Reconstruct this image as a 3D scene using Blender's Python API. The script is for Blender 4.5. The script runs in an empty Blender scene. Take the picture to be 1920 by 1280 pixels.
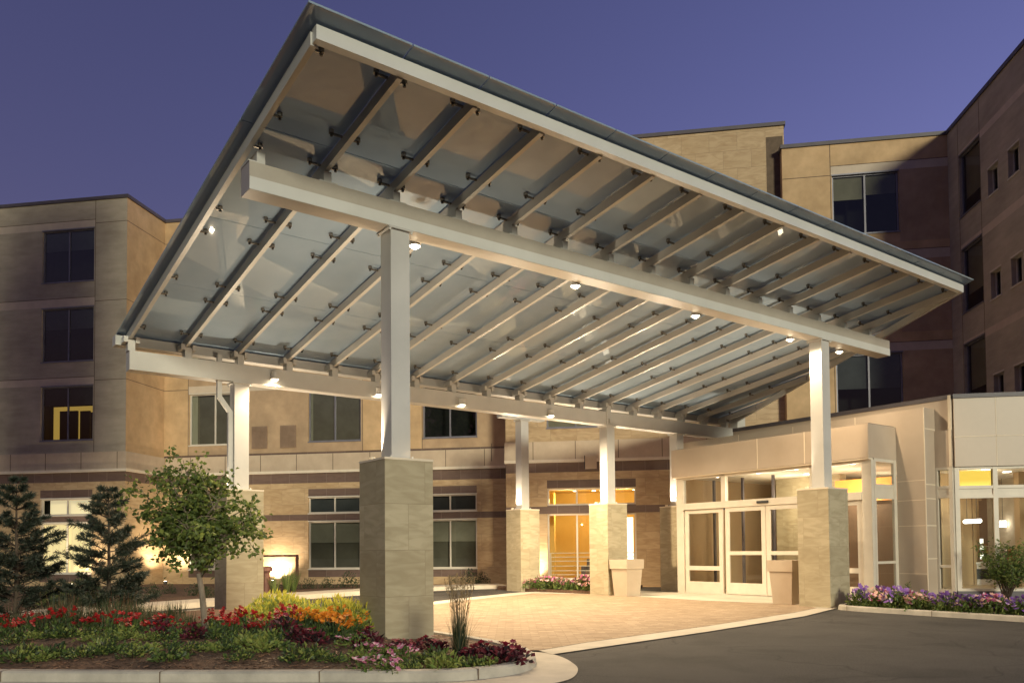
LP_F, LP_B, UP_P = 530, 860, 230
SKY_ROT, SKY_TINT, SKY_STR = 60, (1.45,1.34,2.6,1), .53
STANDIN_E, STANDIN_ANG, STANDIN_EL, STANDIN_AZ, STANDIN_COL = 2.0, 9., 13., 160., (1.,.97,.74)
CAM_ROLL = -.0089
EXPO = .26

import bpy, math, random
from mathutils import Vector, Matrix
R = math.radians
SC = bpy.context.scene
COL = SC.collection
random.seed(7)

# ------------------------------------------------------------------ frames
class Frame:
    def __init__(s, ox, oy, deg):
        s.o = (ox, oy); s.a = R(deg); s.c = math.cos(s.a); s.s = math.sin(s.a)
    def w(s, x, y):
        return (s.o[0] + s.c*x - s.s*y, s.o[1] + s.s*x + s.c*y)
FB = Frame(0, 0, -9.36)            # hotel facades
FE = Frame(0, 0, -54.28)           # entrance pavilion
FC = Frame(-1.698, 10.854, 36.93)  # canopy: x along the beams, y along the rafters
FR = Frame(14.038, 25.593, -95.6)  # right wing
F0 = Frame(0, 0, 0)

# ------------------------------------------------------------------ mesh builder
class MB:
    def __init__(s):
        s.v = []; s.f = []; s.m = []; s.uv = []
    def face(s, pts, mi=0, uv=None):
        n = len(s.v); s.v.extend([tuple(p) for p in pts]); s.f.append(tuple(range(n, n+len(pts)))); s.m.append(mi)
        if uv is None:
            a = Vector(pts[1])-Vector(pts[0]); b = Vector(pts[2])-Vector(pts[1])
            nn = a.cross(b); ax = max(range(3), key=lambda i: abs(nn[i]))
            if ax == 2: uv = [(p[0], p[1]) for p in pts]
            elif ax == 1: uv = [(p[0], p[2]) for p in pts]
            else: uv = [(p[1]+.37, p[2]) for p in pts]
        s.uv.append(uv)
    def box(s, x0, x1, y0, y1, z0, z1, mi=0, skip=''):
        P = lambda x, y, z: (x, y, z)
        if 'f' not in skip: s.face([P(x0,y0,z0),P(x1,y0,z0),P(x1,y0,z1),P(x0,y0,z1)], mi)
        if 'b' not in skip: s.face([P(x1,y1,z0),P(x0,y1,z0),P(x0,y1,z1),P(x1,y1,z1)], mi)
        if 'l' not in skip: s.face([P(x0,y1,z0),P(x0,y0,z0),P(x0,y0,z1),P(x0,y1,z1)], mi)
        if 'r' not in skip: s.face([P(x1,y0,z0),P(x1,y1,z0),P(x1,y1,z1),P(x1,y0,z1)], mi)
        if 't' not in skip: s.face([P(x0,y0,z1),P(x1,y0,z1),P(x1,y1,z1),P(x0,y1,z1)], mi)
        if 'd' not in skip: s.face([P(x0,y1,z0),P(x1,y1,z0),P(x1,y0,z0),P(x0,y0,z0)], mi)
    def bar(s, a, b, w, h, mi=0, up=(0,0,1)):
        """box beam from a to b, w across and h along up"""
        a = Vector(a); b = Vector(b); d = (b-a).normalized(); sd = d.cross(Vector(up)).normalized(); u = sd.cross(d)
        q = [a-sd*w/2-u*h/2, a+sd*w/2-u*h/2, a+sd*w/2+u*h/2, a-sd*w/2+u*h/2]
        r = [p+(b-a) for p in q]
        for i in range(4):
            j = (i+1) % 4; s.face([q[i], r[i], r[j], q[j]][::-1], mi)
        s.face(q, mi); s.face(r[::-1], mi)
    def tube(s, pts, rad, n=8, mi=0, caps=True):
        if not isinstance(rad, (list, tuple)): rad = [rad]*len(pts)
        pts = [Vector(p) for p in pts]; rings = []
        prev = None
        for i, p in enumerate(pts):
            d = (pts[min(i+1, len(pts)-1)]-pts[max(i-1, 0)]).normalized()
            ref = Vector((0,0,1)) if abs(d.z) < .9 else Vector((1,0,0))
            if prev is not None: ref = prev
            a = d.cross(ref)
            if a.length < 1e-4: a = d.cross(Vector((0,1,0)))
            a.normalize(); b = a.cross(d).normalized(); prev = b
            base = len(s.v)
            for k in range(n):
                t = 2*math.pi*k/n; s.v.append(tuple(p+(a*math.cos(t)+b*math.sin(t))*rad[i]))
            rings.append(base)
        for i in range(len(rings)-1):
            for k in range(n):
                k2 = (k+1) % n
                s.f.append((rings[i]+k, rings[i]+k2, rings[i+1]+k2, rings[i+1]+k)); s.m.append(mi)
                s.uv.append([(k/n, i), ((k+1)/n, i), ((k+1)/n, i+1), (k/n, i+1)])
        if caps:
            for rb, rev in ((rings[0], True), (rings[-1], False)):
                f = [rb+k for k in range(n)]
                if rev: f.reverse()
                s.f.append(tuple(f)); s.m.append(mi); s.uv.append([(0,0)]*n)
    def build(s, name, mats, parent=None, base=(0,0,0), smooth=False, loc=(0,0,0), rz=0.):
        me = bpy.data.meshes.new(name)
        bx, by, bz = base
        me.from_pydata([(x-bx, y-by, z-bz) for x, y, z in s.v], [], s.f)
        if not isinstance(mats, (list, tuple)): mats = [mats]
        for m in mats: me.materials.append(m)
        me.polygons.foreach_set('material_index', s.m)
        uvl = me.uv_layers.new(name='UVMap')
        flat = []
        for u in s.uv:
            for q in u: flat.extend((q[0], q[1]))
        uvl.data.foreach_set('uv', flat)
        if smooth: me.polygons.foreach_set('use_smooth', [True]*len(me.polygons))
        me.update()
        o = bpy.data.objects.new(name, me); COL.objects.link(o)
        if parent is not None: o.parent = parent
        o.location = loc; o.rotation_euler = (0, 0, rz)
        return o

BASE = {}
def tag(o, label=None, cat=None, group=None, kind=None):
    if label: o['label'] = label
    if cat: o['category'] = cat
    if group: o['group'] = group
    if kind: o['kind'] = kind
    return o
def thing(name, label, cat, fr, base, group=None, rz=0.):
    o = bpy.data.objects.new(name, None); COL.objects.link(o)
    x, y = fr.w(base[0], base[1]); o.location = (x, y, base[2]); o.rotation_euler = (0, 0, fr.a+rz)
    o.empty_display_size = .2
    BASE[o.name] = base
    return tag(o, label, cat, group)
def part(name, mb, mats, parent, label=None, smooth=False):
    r = parent
    while r.parent is not None: r = r.parent
    o = mb.build(name, mats, parent, BASE[r.name], smooth)
    if label: o['label'] = label
    return o
def copy_tree(o, parent=None):
    c = o.copy(); COL.objects.link(c); c.parent = parent
    for ch in o.children: copy_tree(ch, c)
    return c

# ------------------------------------------------------------------ materials
def new_mat(name):
    m = bpy.data.materials.new(name); m.use_nodes = True
    nt = m.node_tree; return m, nt, nt.nodes['Principled BSDF']
def N(nt, t, **kw):
    n = nt.nodes.new(t)
    for k, v in kw.items():
        if hasattr(n, k) and k not in ('Scale',): setattr(n, k, v)
        else: n.inputs[k].default_value = v
    return n
def noise_mix(nt, col_a, col_b, scale, detail=6., coord='Object', stretch=None, lo=.35, hi=.65, rough=.6):
    tc = N(nt, 'ShaderNodeTexCoord'); mp = N(nt, 'ShaderNodeMapping')
    if stretch: mp.inputs['Scale'].default_value = stretch
    nt.links.new(tc.outputs[coord], mp.inputs[0])
    no = N(nt, 'ShaderNodeTexNoise'); no.inputs['Scale'].default_value = scale; no.inputs['Detail'].default_value = detail
    no.inputs['Roughness'].default_value = rough
    nt.links.new(mp.outputs[0], no.inputs['Vector'])
    cr = N(nt, 'ShaderNodeValToRGB'); e = cr.color_ramp.elements
    e[0].position = lo; e[0].color = (*col_a, 1); e[1].position = hi; e[1].color = (*col_b, 1)
    nt.links.new(no.outputs['Fac'], cr.inputs[0])
    return cr, no, mp
def mul_var(nt, csock, scale, lo, hi, coord='Object', stretch=None, detail=4.):
    cr, no, mp = noise_mix(nt, (lo,)*3, (hi,)*3, scale, detail, coord, stretch, .3, .7)
    mx = N(nt, 'ShaderNodeMix'); mx.data_type = 'RGBA'; mx.blend_type = 'MULTIPLY'; mx.inputs[0].default_value = 1.
    nt.links.new(csock, mx.inputs[6]); nt.links.new(cr.outputs[0], mx.inputs[7])
    return mx.outputs[2]
def bump(nt, b, sock, strength, dist=.02):
    bp = N(nt, 'ShaderNodeBump'); bp.inputs['Strength'].default_value = strength; bp.inputs['Distance'].default_value = dist
    nt.links.new(sock, bp.inputs['Height']); nt.links.new(bp.outputs[0], b.inputs['Normal'])
def mat(name, a, b=None, scale=6., rough=.7, bmp=.0, bscale=None, stretch=None, detail=6., metal=0., coat=0., spec=None, big=None, rvar=None):
    m, nt, bs = new_mat(name)
    if b is None: b = tuple(c*1.12 for c in a)
    cr, no, mp = noise_mix(nt, a, b, scale, detail, 'Object', stretch)
    sock = cr.outputs[0]
    if big: sock = mul_var(nt, sock, big[0], big[1], big[2])
    nt.links.new(sock, bs.inputs['Base Color'])
    bs.inputs['Roughness'].default_value = rough; bs.inputs['Metallic'].default_value = metal
    if rvar:
        mr = N(nt, 'ShaderNodeMapRange'); mr.inputs[3].default_value = rough-rvar; mr.inputs[4].default_value = rough+rvar
        nt.links.new(no.outputs['Fac'], mr.inputs[0]); nt.links.new(mr.outputs[0], bs.inputs['Roughness'])
    if coat: bs.inputs['Coat Weight'].default_value = coat; bs.inputs['Coat Roughness'].default_value = .1
    if spec is not None: bs.inputs['Specular IOR Level'].default_value = spec
    if bmp:
        n2 = N(nt, 'ShaderNodeTexNoise'); n2.inputs['Scale'].default_value = bscale or scale*6; n2.inputs['Detail'].default_value = 5
        nt.links.new(mp.outputs[0], n2.inputs['Vector']); bump(nt, bs, n2.outputs['Fac'], bmp)
    return m
def emit(name, col, strength):
    m, nt, bs = new_mat(name)
    bs.inputs['Base Color'].default_value = (*col, 1); bs.inputs['Emission Color'].default_value = (*col, 1)
    bs.inputs['Emission Strength'].default_value = strength; return m
def stone(name, a, b, c, bw, bh, mortar=(.2,.15,.1), rough=.6, vein=.5, off=.5, msize=.006):
    """sawn stone tiles in running bond with drifting veins; UVs are metres"""
    m, nt, bs = new_mat(name)
    tc = N(nt, 'ShaderNodeTexCoord')
    br = N(nt, 'ShaderNodeTexBrick'); br.offset = off; br.inputs['Scale'].default_value = 1.
    br.inputs['Mortar Size'].default_value = msize; br.inputs['Brick Width'].default_value = bw; br.inputs['Row Height'].default_value = bh
    br.inputs['Mortar Smooth'].default_value = .1; br.inputs['Bias'].default_value = 0.
    br.inputs['Color1'].default_value = (0,0,0,1); br.inputs['Color2'].default_value = (1,1,1,1); br.inputs['Mortar'].default_value = (.5,.5,.5,1)
    nt.links.new(tc.outputs['UV'], br.inputs['Vector'])
    cr = N(nt, 'ShaderNodeValToRGB'); e = cr.color_ramp.elements
    e[0].position = 0; e[0].color = (*a,1); e[1].position = 1; e[1].color = (*b,1)
    nt.links.new(br.outputs['Color'], cr.inputs[0])
    # each tile gets its own vein field
    ad = N(nt, 'ShaderNodeVectorMath'); ad.operation = 'SCALE'; ad.inputs['Scale'].default_value = 9.
    nt.links.new(br.outputs['Color'], ad.inputs[0])
    sm = N(nt, 'ShaderNodeVectorMath'); nt.links.new(tc.outputs['UV'], sm.inputs[0]); nt.links.new(ad.outputs[0], sm.inputs[1])
    mp = N(nt, 'ShaderNodeMapping'); mp.inputs['Rotation'].default_value = (0,0,.9); mp.inputs['Scale'].default_value = (1.2,4.5,1)
    nt.links.new(sm.outputs[0], mp.inputs[0])
    no = N(nt, 'ShaderNodeTexNoise'); no.inputs['Scale'].default_value = 1.6; no.inputs['Detail'].default_value = 8; no.inputs['Distortion'].default_value = 1.2
    nt.links.new(mp.outputs[0], no.inputs['Vector'])
    vr = N(nt, 'ShaderNodeValToRGB'); q = vr.color_ramp.elements; q[0].position = .38; q[0].color = (0,0,0,1); q[1].position = .68; q[1].color = (1,1,1,1)
    nt.links.new(no.outputs['Fac'], vr.inputs[0])
    mv = N(nt, 'ShaderNodeMath'); mv.operation = 'MULTIPLY'; mv.inputs[1].default_value = vein; nt.links.new(vr.outputs[0], mv.inputs[0])
    mx = N(nt, 'ShaderNodeMix'); mx.data_type = 'RGBA'; nt.links.new(mv.outputs[0], mx.inputs[0])
    nt.links.new(cr.outputs[0], mx.inputs[6]); mx.inputs[7].default_value = (*c,1)
    m2 = N(nt, 'ShaderNodeMix'); m2.data_type = 'RGBA'; nt.links.new(br.outputs['Fac'], m2.inputs[0])
    nt.links.new(mx.outputs[2], m2.inputs[6]); m2.inputs[7].default_value = (*mortar,1)
    nt.links.new(m2.outputs[2], bs.inputs['Base Color'])
    bs.inputs['Roughness'].default_value = rough
    iv = N(nt, 'ShaderNodeMath'); iv.operation = 'SUBTRACT'; iv.inputs[0].default_value = 1.; nt.links.new(br.outputs['Fac'], iv.inputs[1])
    bump(nt, bs, iv.outputs[0], .5, .01)
    return m
def glass(name, tint=(.8,.85,.85), gl=(1,1,1), base=.06, rough=.01, ior=1.5):
    """window glass: fresnel reflection over clear transmission"""
    m = bpy.data.materials.new(name); m.use_nodes = True; nt = m.node_tree; nt.nodes.clear()
    out = N(nt, 'ShaderNodeOutputMaterial'); tr = N(nt, 'ShaderNodeBsdfTransparent'); tr.inputs[0].default_value = (*tint,1)
    g = N(nt, 'ShaderNodeBsdfGlossy'); g.inputs['Color'].default_value = (*gl,1); g.inputs['Roughness'].default_value = rough
    fr = N(nt, 'ShaderNodeFresnel'); fr.inputs[0].default_value = ior
    ad = N(nt, 'ShaderNodeMath'); ad.use_clamp = True; ad.inputs[1].default_value = base; nt.links.new(fr.outputs[0], ad.inputs[0])
    mx = N(nt, 'ShaderNodeMixShader'); nt.links.new(ad.outputs[0], mx.inputs[0]); nt.links.new(tr.outputs[0], mx.inputs[1]); nt.links.new(g.outputs[0], mx.inputs[2])
    nt.links.new(mx.outputs[0], out.inputs[0]); return m

STUCCO = (.50,.385,.25)
M = {}
M['stucco'] = mat('stucco_tan', (.53,.355,.19), (.62,.425,.235), 2.5, .9, .3, 90., big=(.7,.80,1.14))
M['taupe'] = mat('stucco_taupe', (.43,.295,.18), (.50,.35,.215), 2.5, .9, .3, 90., big=(.7,.80,1.14))
M['cream'] = mat('stucco_cream', (.56,.46,.35), (.63,.52,.40), 3., .85, .2, 90.)
M['greytaupe'] = mat('stucco_grey_taupe', (.41,.345,.255), (.49,.42,.315), 2.2, .9, .3, 90., big=(.7,.82,1.12), stretch=(.5,.5,2.2))
M['steel_tan'] = mat('painted_steel_tan', (.37,.33,.28), (.43,.39,.335), 1.3, .36)
M['steel_sheen'] = mat('painted_steel_sheen', (.55,.545,.52), (.61,.605,.58), 1.3, .3)  # bright horizon reflection painted in as a paler steel tone
M['joint'] = mat('wall_joint', (.12,.085,.055), (.17,.12,.08), 5., .9)
M['coping'] = mat('dark_metal_coping', (.075,.065,.075), (.1,.085,.095), 3., .5)
M['panel'] = mat('precast_panel', (.50,.385,.275), (.58,.46,.33), 2., .8, .15, 60.)
M['stone'] = stone('sandstone_cladding', (.49,.345,.19), (.56,.405,.235), (.33,.205,.095), .92, .61, (.33,.225,.13), msize=.005, vein=.62)
M['band'] = stone('brown_stone_band', (.13,.083,.062), (.17,.11,.085), (.10,.06,.045), .75, 1.1, (.24,.18,.15), off=0.)
M['trim'] = mat('pale_trim', (.70,.60,.46), (.76,.66,.52), 4., .7)
M['pedstone'] = stone('pedestal_stone', (.42,.36,.24), (.49,.425,.29), (.32,.265,.165), .62, .628, (.30,.24,.15), vein=.8, off=.42, msize=.0028, rough=.5)
M['steel'] = mat('painted_steel', (.47,.46,.435), (.54,.525,.495), 1.3, .33, .03, 20., spec=.6, rvar=.06)
M['alu'] = mat('window_aluminium', (.20,.19,.215), (.25,.24,.265), 3., .45, metal=.3)
M['alu_w'] = mat('pale_aluminium', (.60,.54,.45), (.66,.60,.50), 3., .4)
M['metalpan'] = mat('metal_wall_panel', (.46,.37,.285), (.51,.42,.33), 1.2, .42, .04, 3., rvar=.05)
M['dark'] = mat('dark_room', (.018,.018,.018), (.03,.028,.026), 2., .9)
M['glass'] = glass('window_glass', (.75,.78,.76), base=.05)
M['glass_dark'] = glass('dusk_window_glass', (.62,.65,.64), gl=(.9,.92,.85), base=.03, ior=1.5)
M['glass_clear'] = glass('lobby_glass', (.92,.94,.92), base=.0)
M['curtain'] = mat('curtain_cloth', (.40,.38,.29), (.56,.53,.42), 3., .9, stretch=(14,14,.4))
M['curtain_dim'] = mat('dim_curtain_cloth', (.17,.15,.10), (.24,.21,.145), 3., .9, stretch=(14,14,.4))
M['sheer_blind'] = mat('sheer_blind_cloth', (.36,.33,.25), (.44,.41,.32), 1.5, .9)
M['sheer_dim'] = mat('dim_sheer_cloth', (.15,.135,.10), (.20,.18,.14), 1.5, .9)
M['blind'] = mat('roller_blind', (.12,.125,.13), (.15,.155,.16), 2., .85)
M['blind_tan'] = mat('tan_roller_blind', (.33,.29,.20), (.40,.35,.25), 2., .85)
M['lit_curtain'] = None
M['rubber'] = mat('black_hardware', (.02,.02,.02), (.035,.035,.035), 5., .4)
M['bolt'] = mat('steel_clamp', (.22,.2,.17), (.38,.34,.3), 8., .25, metal=.8)
M['vent'] = mat('louvre_metal', (.24,.16,.105), (.30,.205,.14), 3., .6)
# frit glass of the canopy: pale translucent sheet that mirrors the paving at a slant
def canopy_glass():
    m = bpy.data.materials.new('fritted_canopy_glass'); m.use_nodes = True; nt = m.node_tree; nt.nodes.clear()
    out = N(nt, 'ShaderNodeOutputMaterial')
    tr = N(nt, 'ShaderNodeBsdfTransparent'); tr.inputs[0].default_value = (.50,.56,.60,1)
    cr, no, mp = noise_mix(nt, (.48,.62,.76), (.54,.68,.82), 1.1, 4.)
    df = N(nt, 'ShaderNodeBsdfDiffuse'); nt.links.new(cr.outputs[0], df.inputs[0])
    tl = N(nt, 'ShaderNodeBsdfTranslucent'); nt.links.new(cr.outputs[0], tl.inputs[0])
    m0 = N(nt, 'ShaderNodeMixShader'); m0.inputs[0].default_value = .42; nt.links.new(df.outputs[0], m0.inputs[1]); nt.links.new(tl.outputs[0], m0.inputs[2])
    m1 = N(nt, 'ShaderNodeMixShader'); m1.inputs[0].default_value = .84; nt.links.new(tr.outputs[0], m1.inputs[1]); nt.links.new(m0.outputs[0], m1.inputs[2])
    g = N(nt, 'ShaderNodeBsdfGlossy'); g.inputs['Roughness'].default_value = .02
    fr = N(nt, 'ShaderNodeFresnel'); fr.inputs[0].default_value = 1.6
    mx = N(nt, 'ShaderNodeMixShader'); nt.links.new(fr.outputs[0], mx.inputs[0]); nt.links.new(m1.outputs[0], mx.inputs[1]); nt.links.new(g.outputs[0], mx.inputs[2])
    nt.links.new(mx.outputs[0], out.inputs[0]); return m
M['cglass'] = canopy_glass()

# ------------------------------------------------------------------ wall with openings
def wall(mb, x0, x1, z0, z1, y, holes=(), zones=(), reveal=.12, default=0, rev_mi=None, flip=False):
    """front wall facing -y with rectangular openings; zones = (x0,x1,z0,z1,material)"""
    xs = sorted({x0, x1, *[h[i] for h in holes for i in (0,1)], *[q[i] for q in zones for i in (0,1)]})
    zs = sorted({z0, z1, *[h[i] for h in holes for i in (2,3)], *[q[i] for q in zones for i in (2,3)]})
    xs = [x for x in xs if x0-1e-6 <= x <= x1+1e-6]; zs = [z for z in zs if z0-1e-6 <= z <= z1+1e-6]
    for i in range(len(xs)-1):
        for k in range(len(zs)-1):
            cx, cz = (xs[i]+xs[i+1])/2, (zs[k]+zs[k+1])/2
            if any(h[0] < cx < h[1] and h[2] < cz < h[3] for h in holes): continue
            mi = default
            for q in zones:
                if q[0] < cx < q[1] and q[2] < cz < q[3]: mi = q[4]
            mb.face([(xs[i],y,zs[k]),(xs[i+1],y,zs[k]),(xs[i+1],y,zs[k+1]),(xs[i],y,zs[k+1])], mi)
    for h in holes:
        a,b,c,d = h[:4]; r = h[4] if len(h) > 4 else reveal; m_ = default if rev_mi is None else rev_mi
        mb.face([(a,y,c),(a,y,d),(a,y+r,d),(a,y+r,c)][::-1], m_); mb.face([(b,y,c),(b,y,d),(b,y+r,d),(b,y+r,c)], m_)
        mb.face([(a,y,d),(b,y,d),(b,y+r,d),(a,y+r,d)][::-1], m_); mb.face([(a,y,c),(b,y,c),(b,y+r,c),(a,y+r,c)], m_)
def room(mb, x0, x1, z0, z1, y, depth, mi, back=None):
    """box behind an opening, open to the front"""
    mb.face([(x0,y+depth,z0),(x1,y+depth,z0),(x1,y+depth,z1),(x0,y+depth,z1)], mi if back is None else back)
    mb.face([(x0,y,z0),(x0,y+depth,z0),(x0,y+depth,z1),(x0,y,z1)], mi); mb.face([(x1,y,z0),(x1,y,z1),(x1,y+depth,z1),(x1,y+depth,z0)], mi)
    mb.face([(x0,y,z1),(x0,y+depth,z1),(x1,y+depth,z1),(x1,y,z1)], mi); mb.face([(x0,y,z0),(x1,y,z0),(x1,y+depth,z0),(x0,y+depth,z0)], mi)
def win(root, x0, x1, z0, z1, y, mull=(.5,), fw=.055, gl='glass_dark', frame='alu', back='dark', curtain=None, label=None, rails=(), depth=.7, inset=.07, sill=True):
    """window > pane, blind ...; frame bars sit inset in the opening"""
    f = MB(); yf = y+inset; t = .06; e = .003
    x0 += e; x1 -= e; z0 += e; z1 -= e
    f.box(x0,x0+fw,yf,yf+t,z0,z1); f.box(x1-fw,x1,yf,yf+t,z0,z1)
    f.box(x0+fw,x1-fw,yf,yf+t,z1-fw,z1); f.box(x0+fw,x1-fw,yf,yf+t,z0,z0+fw)
    for q in mull:
        xm = x0+(x1-x0)*q; f.box(xm-fw/2,xm+fw/2,yf+.002,yf+t-.002,z0+fw,z1-fw)
    for q in rails:
        f.box(x0+fw,x1-fw,yf+.004,yf+t-.004,q-fw/2,q+fw/2)
    w = part('window', f, M[frame], root, label)
    if sill:
        s_ = MB(); s_.box(x0-.02,x1+.02,y-.03,y+inset-.002,z0-.03,z0+.012); part('sill', s_, M[frame], w)
        s_ = MB(); s_.box(x0-.015,x1+.015,y-.012,y+inset-.002,z1-.015,z1+.03); part('head_trim', s_, M[frame], w)
    p = MB(); p.face([(x0+fw,yf+.03,z0+fw),(x1-fw,yf+.03,z0+fw),(x1-fw,yf+.03,z1-fw),(x0+fw,yf+.03,z1-fw)])
    part('pane', p, M[gl], w)
    if depth:
        b = MB(); room(b, x0-.25, x1+.25, z0-.2, z1+.12, y+.19, depth, 0); part('room', b, M[back], w)
    for (a, b_, c, d, mk, yy) in (curtain or ()):
        q = MB(); n = 24; X0 = x0+(x1-x0)*a; X1 = x0+(x1-x0)*b_; Z0 = z0+(z1-z0)*c; Z1 = z0+(z1-z0)*d
        fold = .02 if 'curtain' in mk else 0.
        for i in range(n):
            xa = X0+(X1-X0)*i/n; xb = X0+(X1-X0)*(i+1)/n
            ya = y+yy+fold*math.sin(i*2.1); yb = y+yy+fold*math.sin((i+1)*2.1)
            q.face([(xa,ya,Z0),(xb,yb,Z0),(xb,yb,Z1),(xa,ya,Z1)])
        part('curtain' if 'curtain' in mk else 'blind', q, M[mk], w)
    return w

# ================================================================== HOTEL
M['lit_curtain'] = emit('lit_sheer_curtain', (1.,.80,.42), .5)
M['lit_ceiling'] = emit('lit_ceiling_glow', (1.,.83,.5), .6)
M['room_yellow'] = mat('yellow_room_paint', (.52,.32,.07), (.58,.36,.09), 1., .8)
M['room_tan'] = mat('tan_room_paint', (.36,.26,.15), (.40,.29,.17), 1., .8)
M['room_brown'] = mat('brown_room_paint', (.17,.11,.07), (.20,.13,.085), 1., .7)
M['room_floor'] = mat('beige_floor_tile', (.42,.33,.21), (.48,.38,.25), 3., .35)
M['ceiling'] = mat('white_ceiling', (.62,.56,.46), (.66,.6,.5), 1., .9)

hb = thing('hotel_building', 'tan four storey hotel with sandstone ground floor wrapping round the court behind the canopy', 'building', FB, (-7.8, 29.36, 0))
WM = [M['stucco'], M['taupe'], M['cream'], M['stone'], M['band'], M['panel'], M['trim'], M['joint'], M['dark'], M['greytaupe']]
ST, TA, CR_, SN, BD, PN, TR, JT, DK, GT = range(10)
FLOORS = [(5.43,7.47), (8.38,10.41), (11.37,13.36)]
BANDS = [(7.5,7.77), (10.45,10.75), (13.38,13.65)]
def grooves(mb, y, xs=(), zs=(), w=.022):
    for x, a, b in xs: mb.box(x-w/2, x+w/2, y-.003, y+.02, a, b, JT, 'b')
    for z, a, b in zs: mb.box(a, b, y-.003, y+.02, z-w/2, z+w/2, JT, 'b')
def base_course(mb, x0, x1, y, pj0=None, step=1.47, ledge=True, top=4.97):
    """white ledge, precast panel course with open joints, all proud of the wall"""
    mb.box(x0, x1, y-.05, y+.02, 4.34, top, PN, 'b')
    x = (pj0 if pj0 is not None else x0+.7)
    while x < x1-.05:
        mb.box(x-.012, x+.012, y-.053, y-.03, 4.345, top-.005, JT, 'b'); x += step
    mb.box(x0, x1, y-.09, y+.02, 4.24, 4.338, TR, 'b')
# ---- left wing
yL = 26.95; w = MB()
WXL = [(-27.1,-24.95), (-22.26,-20.1)]
holes = [(a,b,c,d) for a,b in WXL for c,d in FLOORS] + [(a+.04,b-.01,c,d) for a,b in WXL for c,d in ((.5,2.38),(2.65,3.28))]
zones = [(-31,-18.76,0,4.34,SN)] + [(-31,-20.05,z0,z1,CR_) for z0,z1 in BANDS]
for a,b in WXL:
    zones += [(a+.02,b+.01,3.28,3.6,BD),(a+.02,b+.01,2.38,2.65,BD),(a+.02,b+.01,.2,.5,BD)]
zones += [(-31,-18.76,3.88,4.25,BD)]
wall(w, -31, -18.76, -.1, 14.38, yL, holes, zones, default=GT)
grooves(w, yL, [(-20.05,4.97,14.38),(-24.6,4.97,14.38)], [(z+.14,-20.04,-18.76) for z,_ in BANDS])
grooves(w, yL, [], [(z1+.012,-31,-20.06) for _,z1 in BANDS])
base_course(w, -31, -18.71, yL, -29.35)
part('wall', w, WM, hb)
w = MB()   # return wall of the left wing, built with its normal towards +x
def side(mb, x, y0, y1, z0, z1, zones=(), sgn=1):
    zs = sorted({z0,z1,*[q[i] for q in zones for i in (0,1)]}); zs = [z for z in zs if z0 <= z <= z1]
    for a,b in zip(zs, zs[1:]):
        mi = ST
        for q in zones:
            if q[0] < (a+b)/2 < q[1]: mi = q[2]
        p = [(x,y0,a),(x,y1,a),(x,y1,b),(x,y0,b)]
        mb.face(p if sgn > 0 else p[::-1], mi)
side(w, -18.76, yL+.002, 29.36, -.1, 14.38, [(-.1,4.34,SN),(3.88,4.25,BD)])
w.box(-18.74,-18.71,yL+.03,29.35,4.34,4.97,PN); w.box(-18.76,-18.67,yL-.08,29.35,4.24,4.338,TR)
for z,_ in BANDS: w.box(-18.77,-18.757,yL+.01,29.35,z+.13,z+.152,JT)
part('wall', w, WM, hb, 'golden return wall of the left wing')
# ---- centre
yC = 29.36; w = MB()
WXC = [(-17.69,-15.55), (-12.73,-10.62), (-8.20,-6.12)]
holes = [(a,b,c,d) for a,b in WXC for c,d in FLOORS] + [(a,b-.03,c,d) for a,b in WXC for c,d in ((.57,2.39),(2.69,3.32))]
zones = [(-18.76,-4.8,0,4.34,SN), (-18.76,-4.8,2.43,2.66,BD), (-17.72,-10.55,4.97,14.4,TA), (-8.21,-4.8,4.97,14.4,TA), (-18.76,-4.8,4.97,5.05,BD)]  # thin brown strip above the panel course paints in a recess shadow
zones += [(a_,b_,z0,z1,CR_) for a_,b_ in ((-17.72,-10.55),(-8.21,-4.8)) for z0,z1 in BANDS]
for a,b in WXC: zones += [(a,b-.03,3.32,3.63,BD),(a,b-.03,2.39,2.69,BD),(a,b-.03,.27,.57,BD)]
zones += [(-18.76,-4.8,3.86,4.25,BD)]
wall(w, -18.76, -4.8, -.1, 14.38, yC, holes, zones)
grooves(w, yC, [(-17.73,5.05,14.38),(-10.55,5.05,14.38),(-8.22,5.05,14.38)], [(z+.14,-18.76,-17.74) for z,_ in BANDS])
base_course(w, -18.66, -4.84, yC, -17.6)
part('wall', w, WM, hb)
v = None
for a,b in ((-15.03,-14.4),(-13.86,-13.22)):
    q = MB(); q.box(a,b,yC-.05,yC+.01,5.24,6.10)
    for i in range(16):
        z = 5.30+i*.048; q.box(a+.05,b-.05,yC-.068,yC-.052,z,z+.026)
    part('louvre_vent', q, M['vent'], hb)
# ---- tower over the stone bay
yT = 27.9; w = MB()
TX0, TX1 = -4.80, 4.74
gW = (-3.36,-.32)
holes = [(gW[0],gW[1],.2,2.47),(gW[0],gW[1],2.75,3.35)] + [(-3.36,-.32,c,d) for c,d in FLOORS]
zones = [(TX0,TX1,0,15.4,SN),(TX0,TX1,2.47,2.72,BD),(gW[0],gW[1],3.35,3.63,BD),(gW[0],gW[1],2.47,2.75,BD),(TX0,TX1,3.90,4.25,BD),(-.3,4.15,12.42,12.95,BD)]
zones += [(4.16,4.70,12.9,15.0,JT)]
wall(w, TX0, TX1, -.1, 15.35, yT, holes, zones)
side(w, TX0, yC, yT, -.1, 15.35, [(-.1,15.35,SN),(3.9,4.25,BD)])
base_course(w, TX0-.04, 4.2, yT, -5.3)
w.box(TX0-.05,TX0-.001,yT+.02,yC-.1,4.34,4.97,PN)
part('wall', w, WM, hb, 'sandstone tower wall with a pale ledge and brown band')
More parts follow.
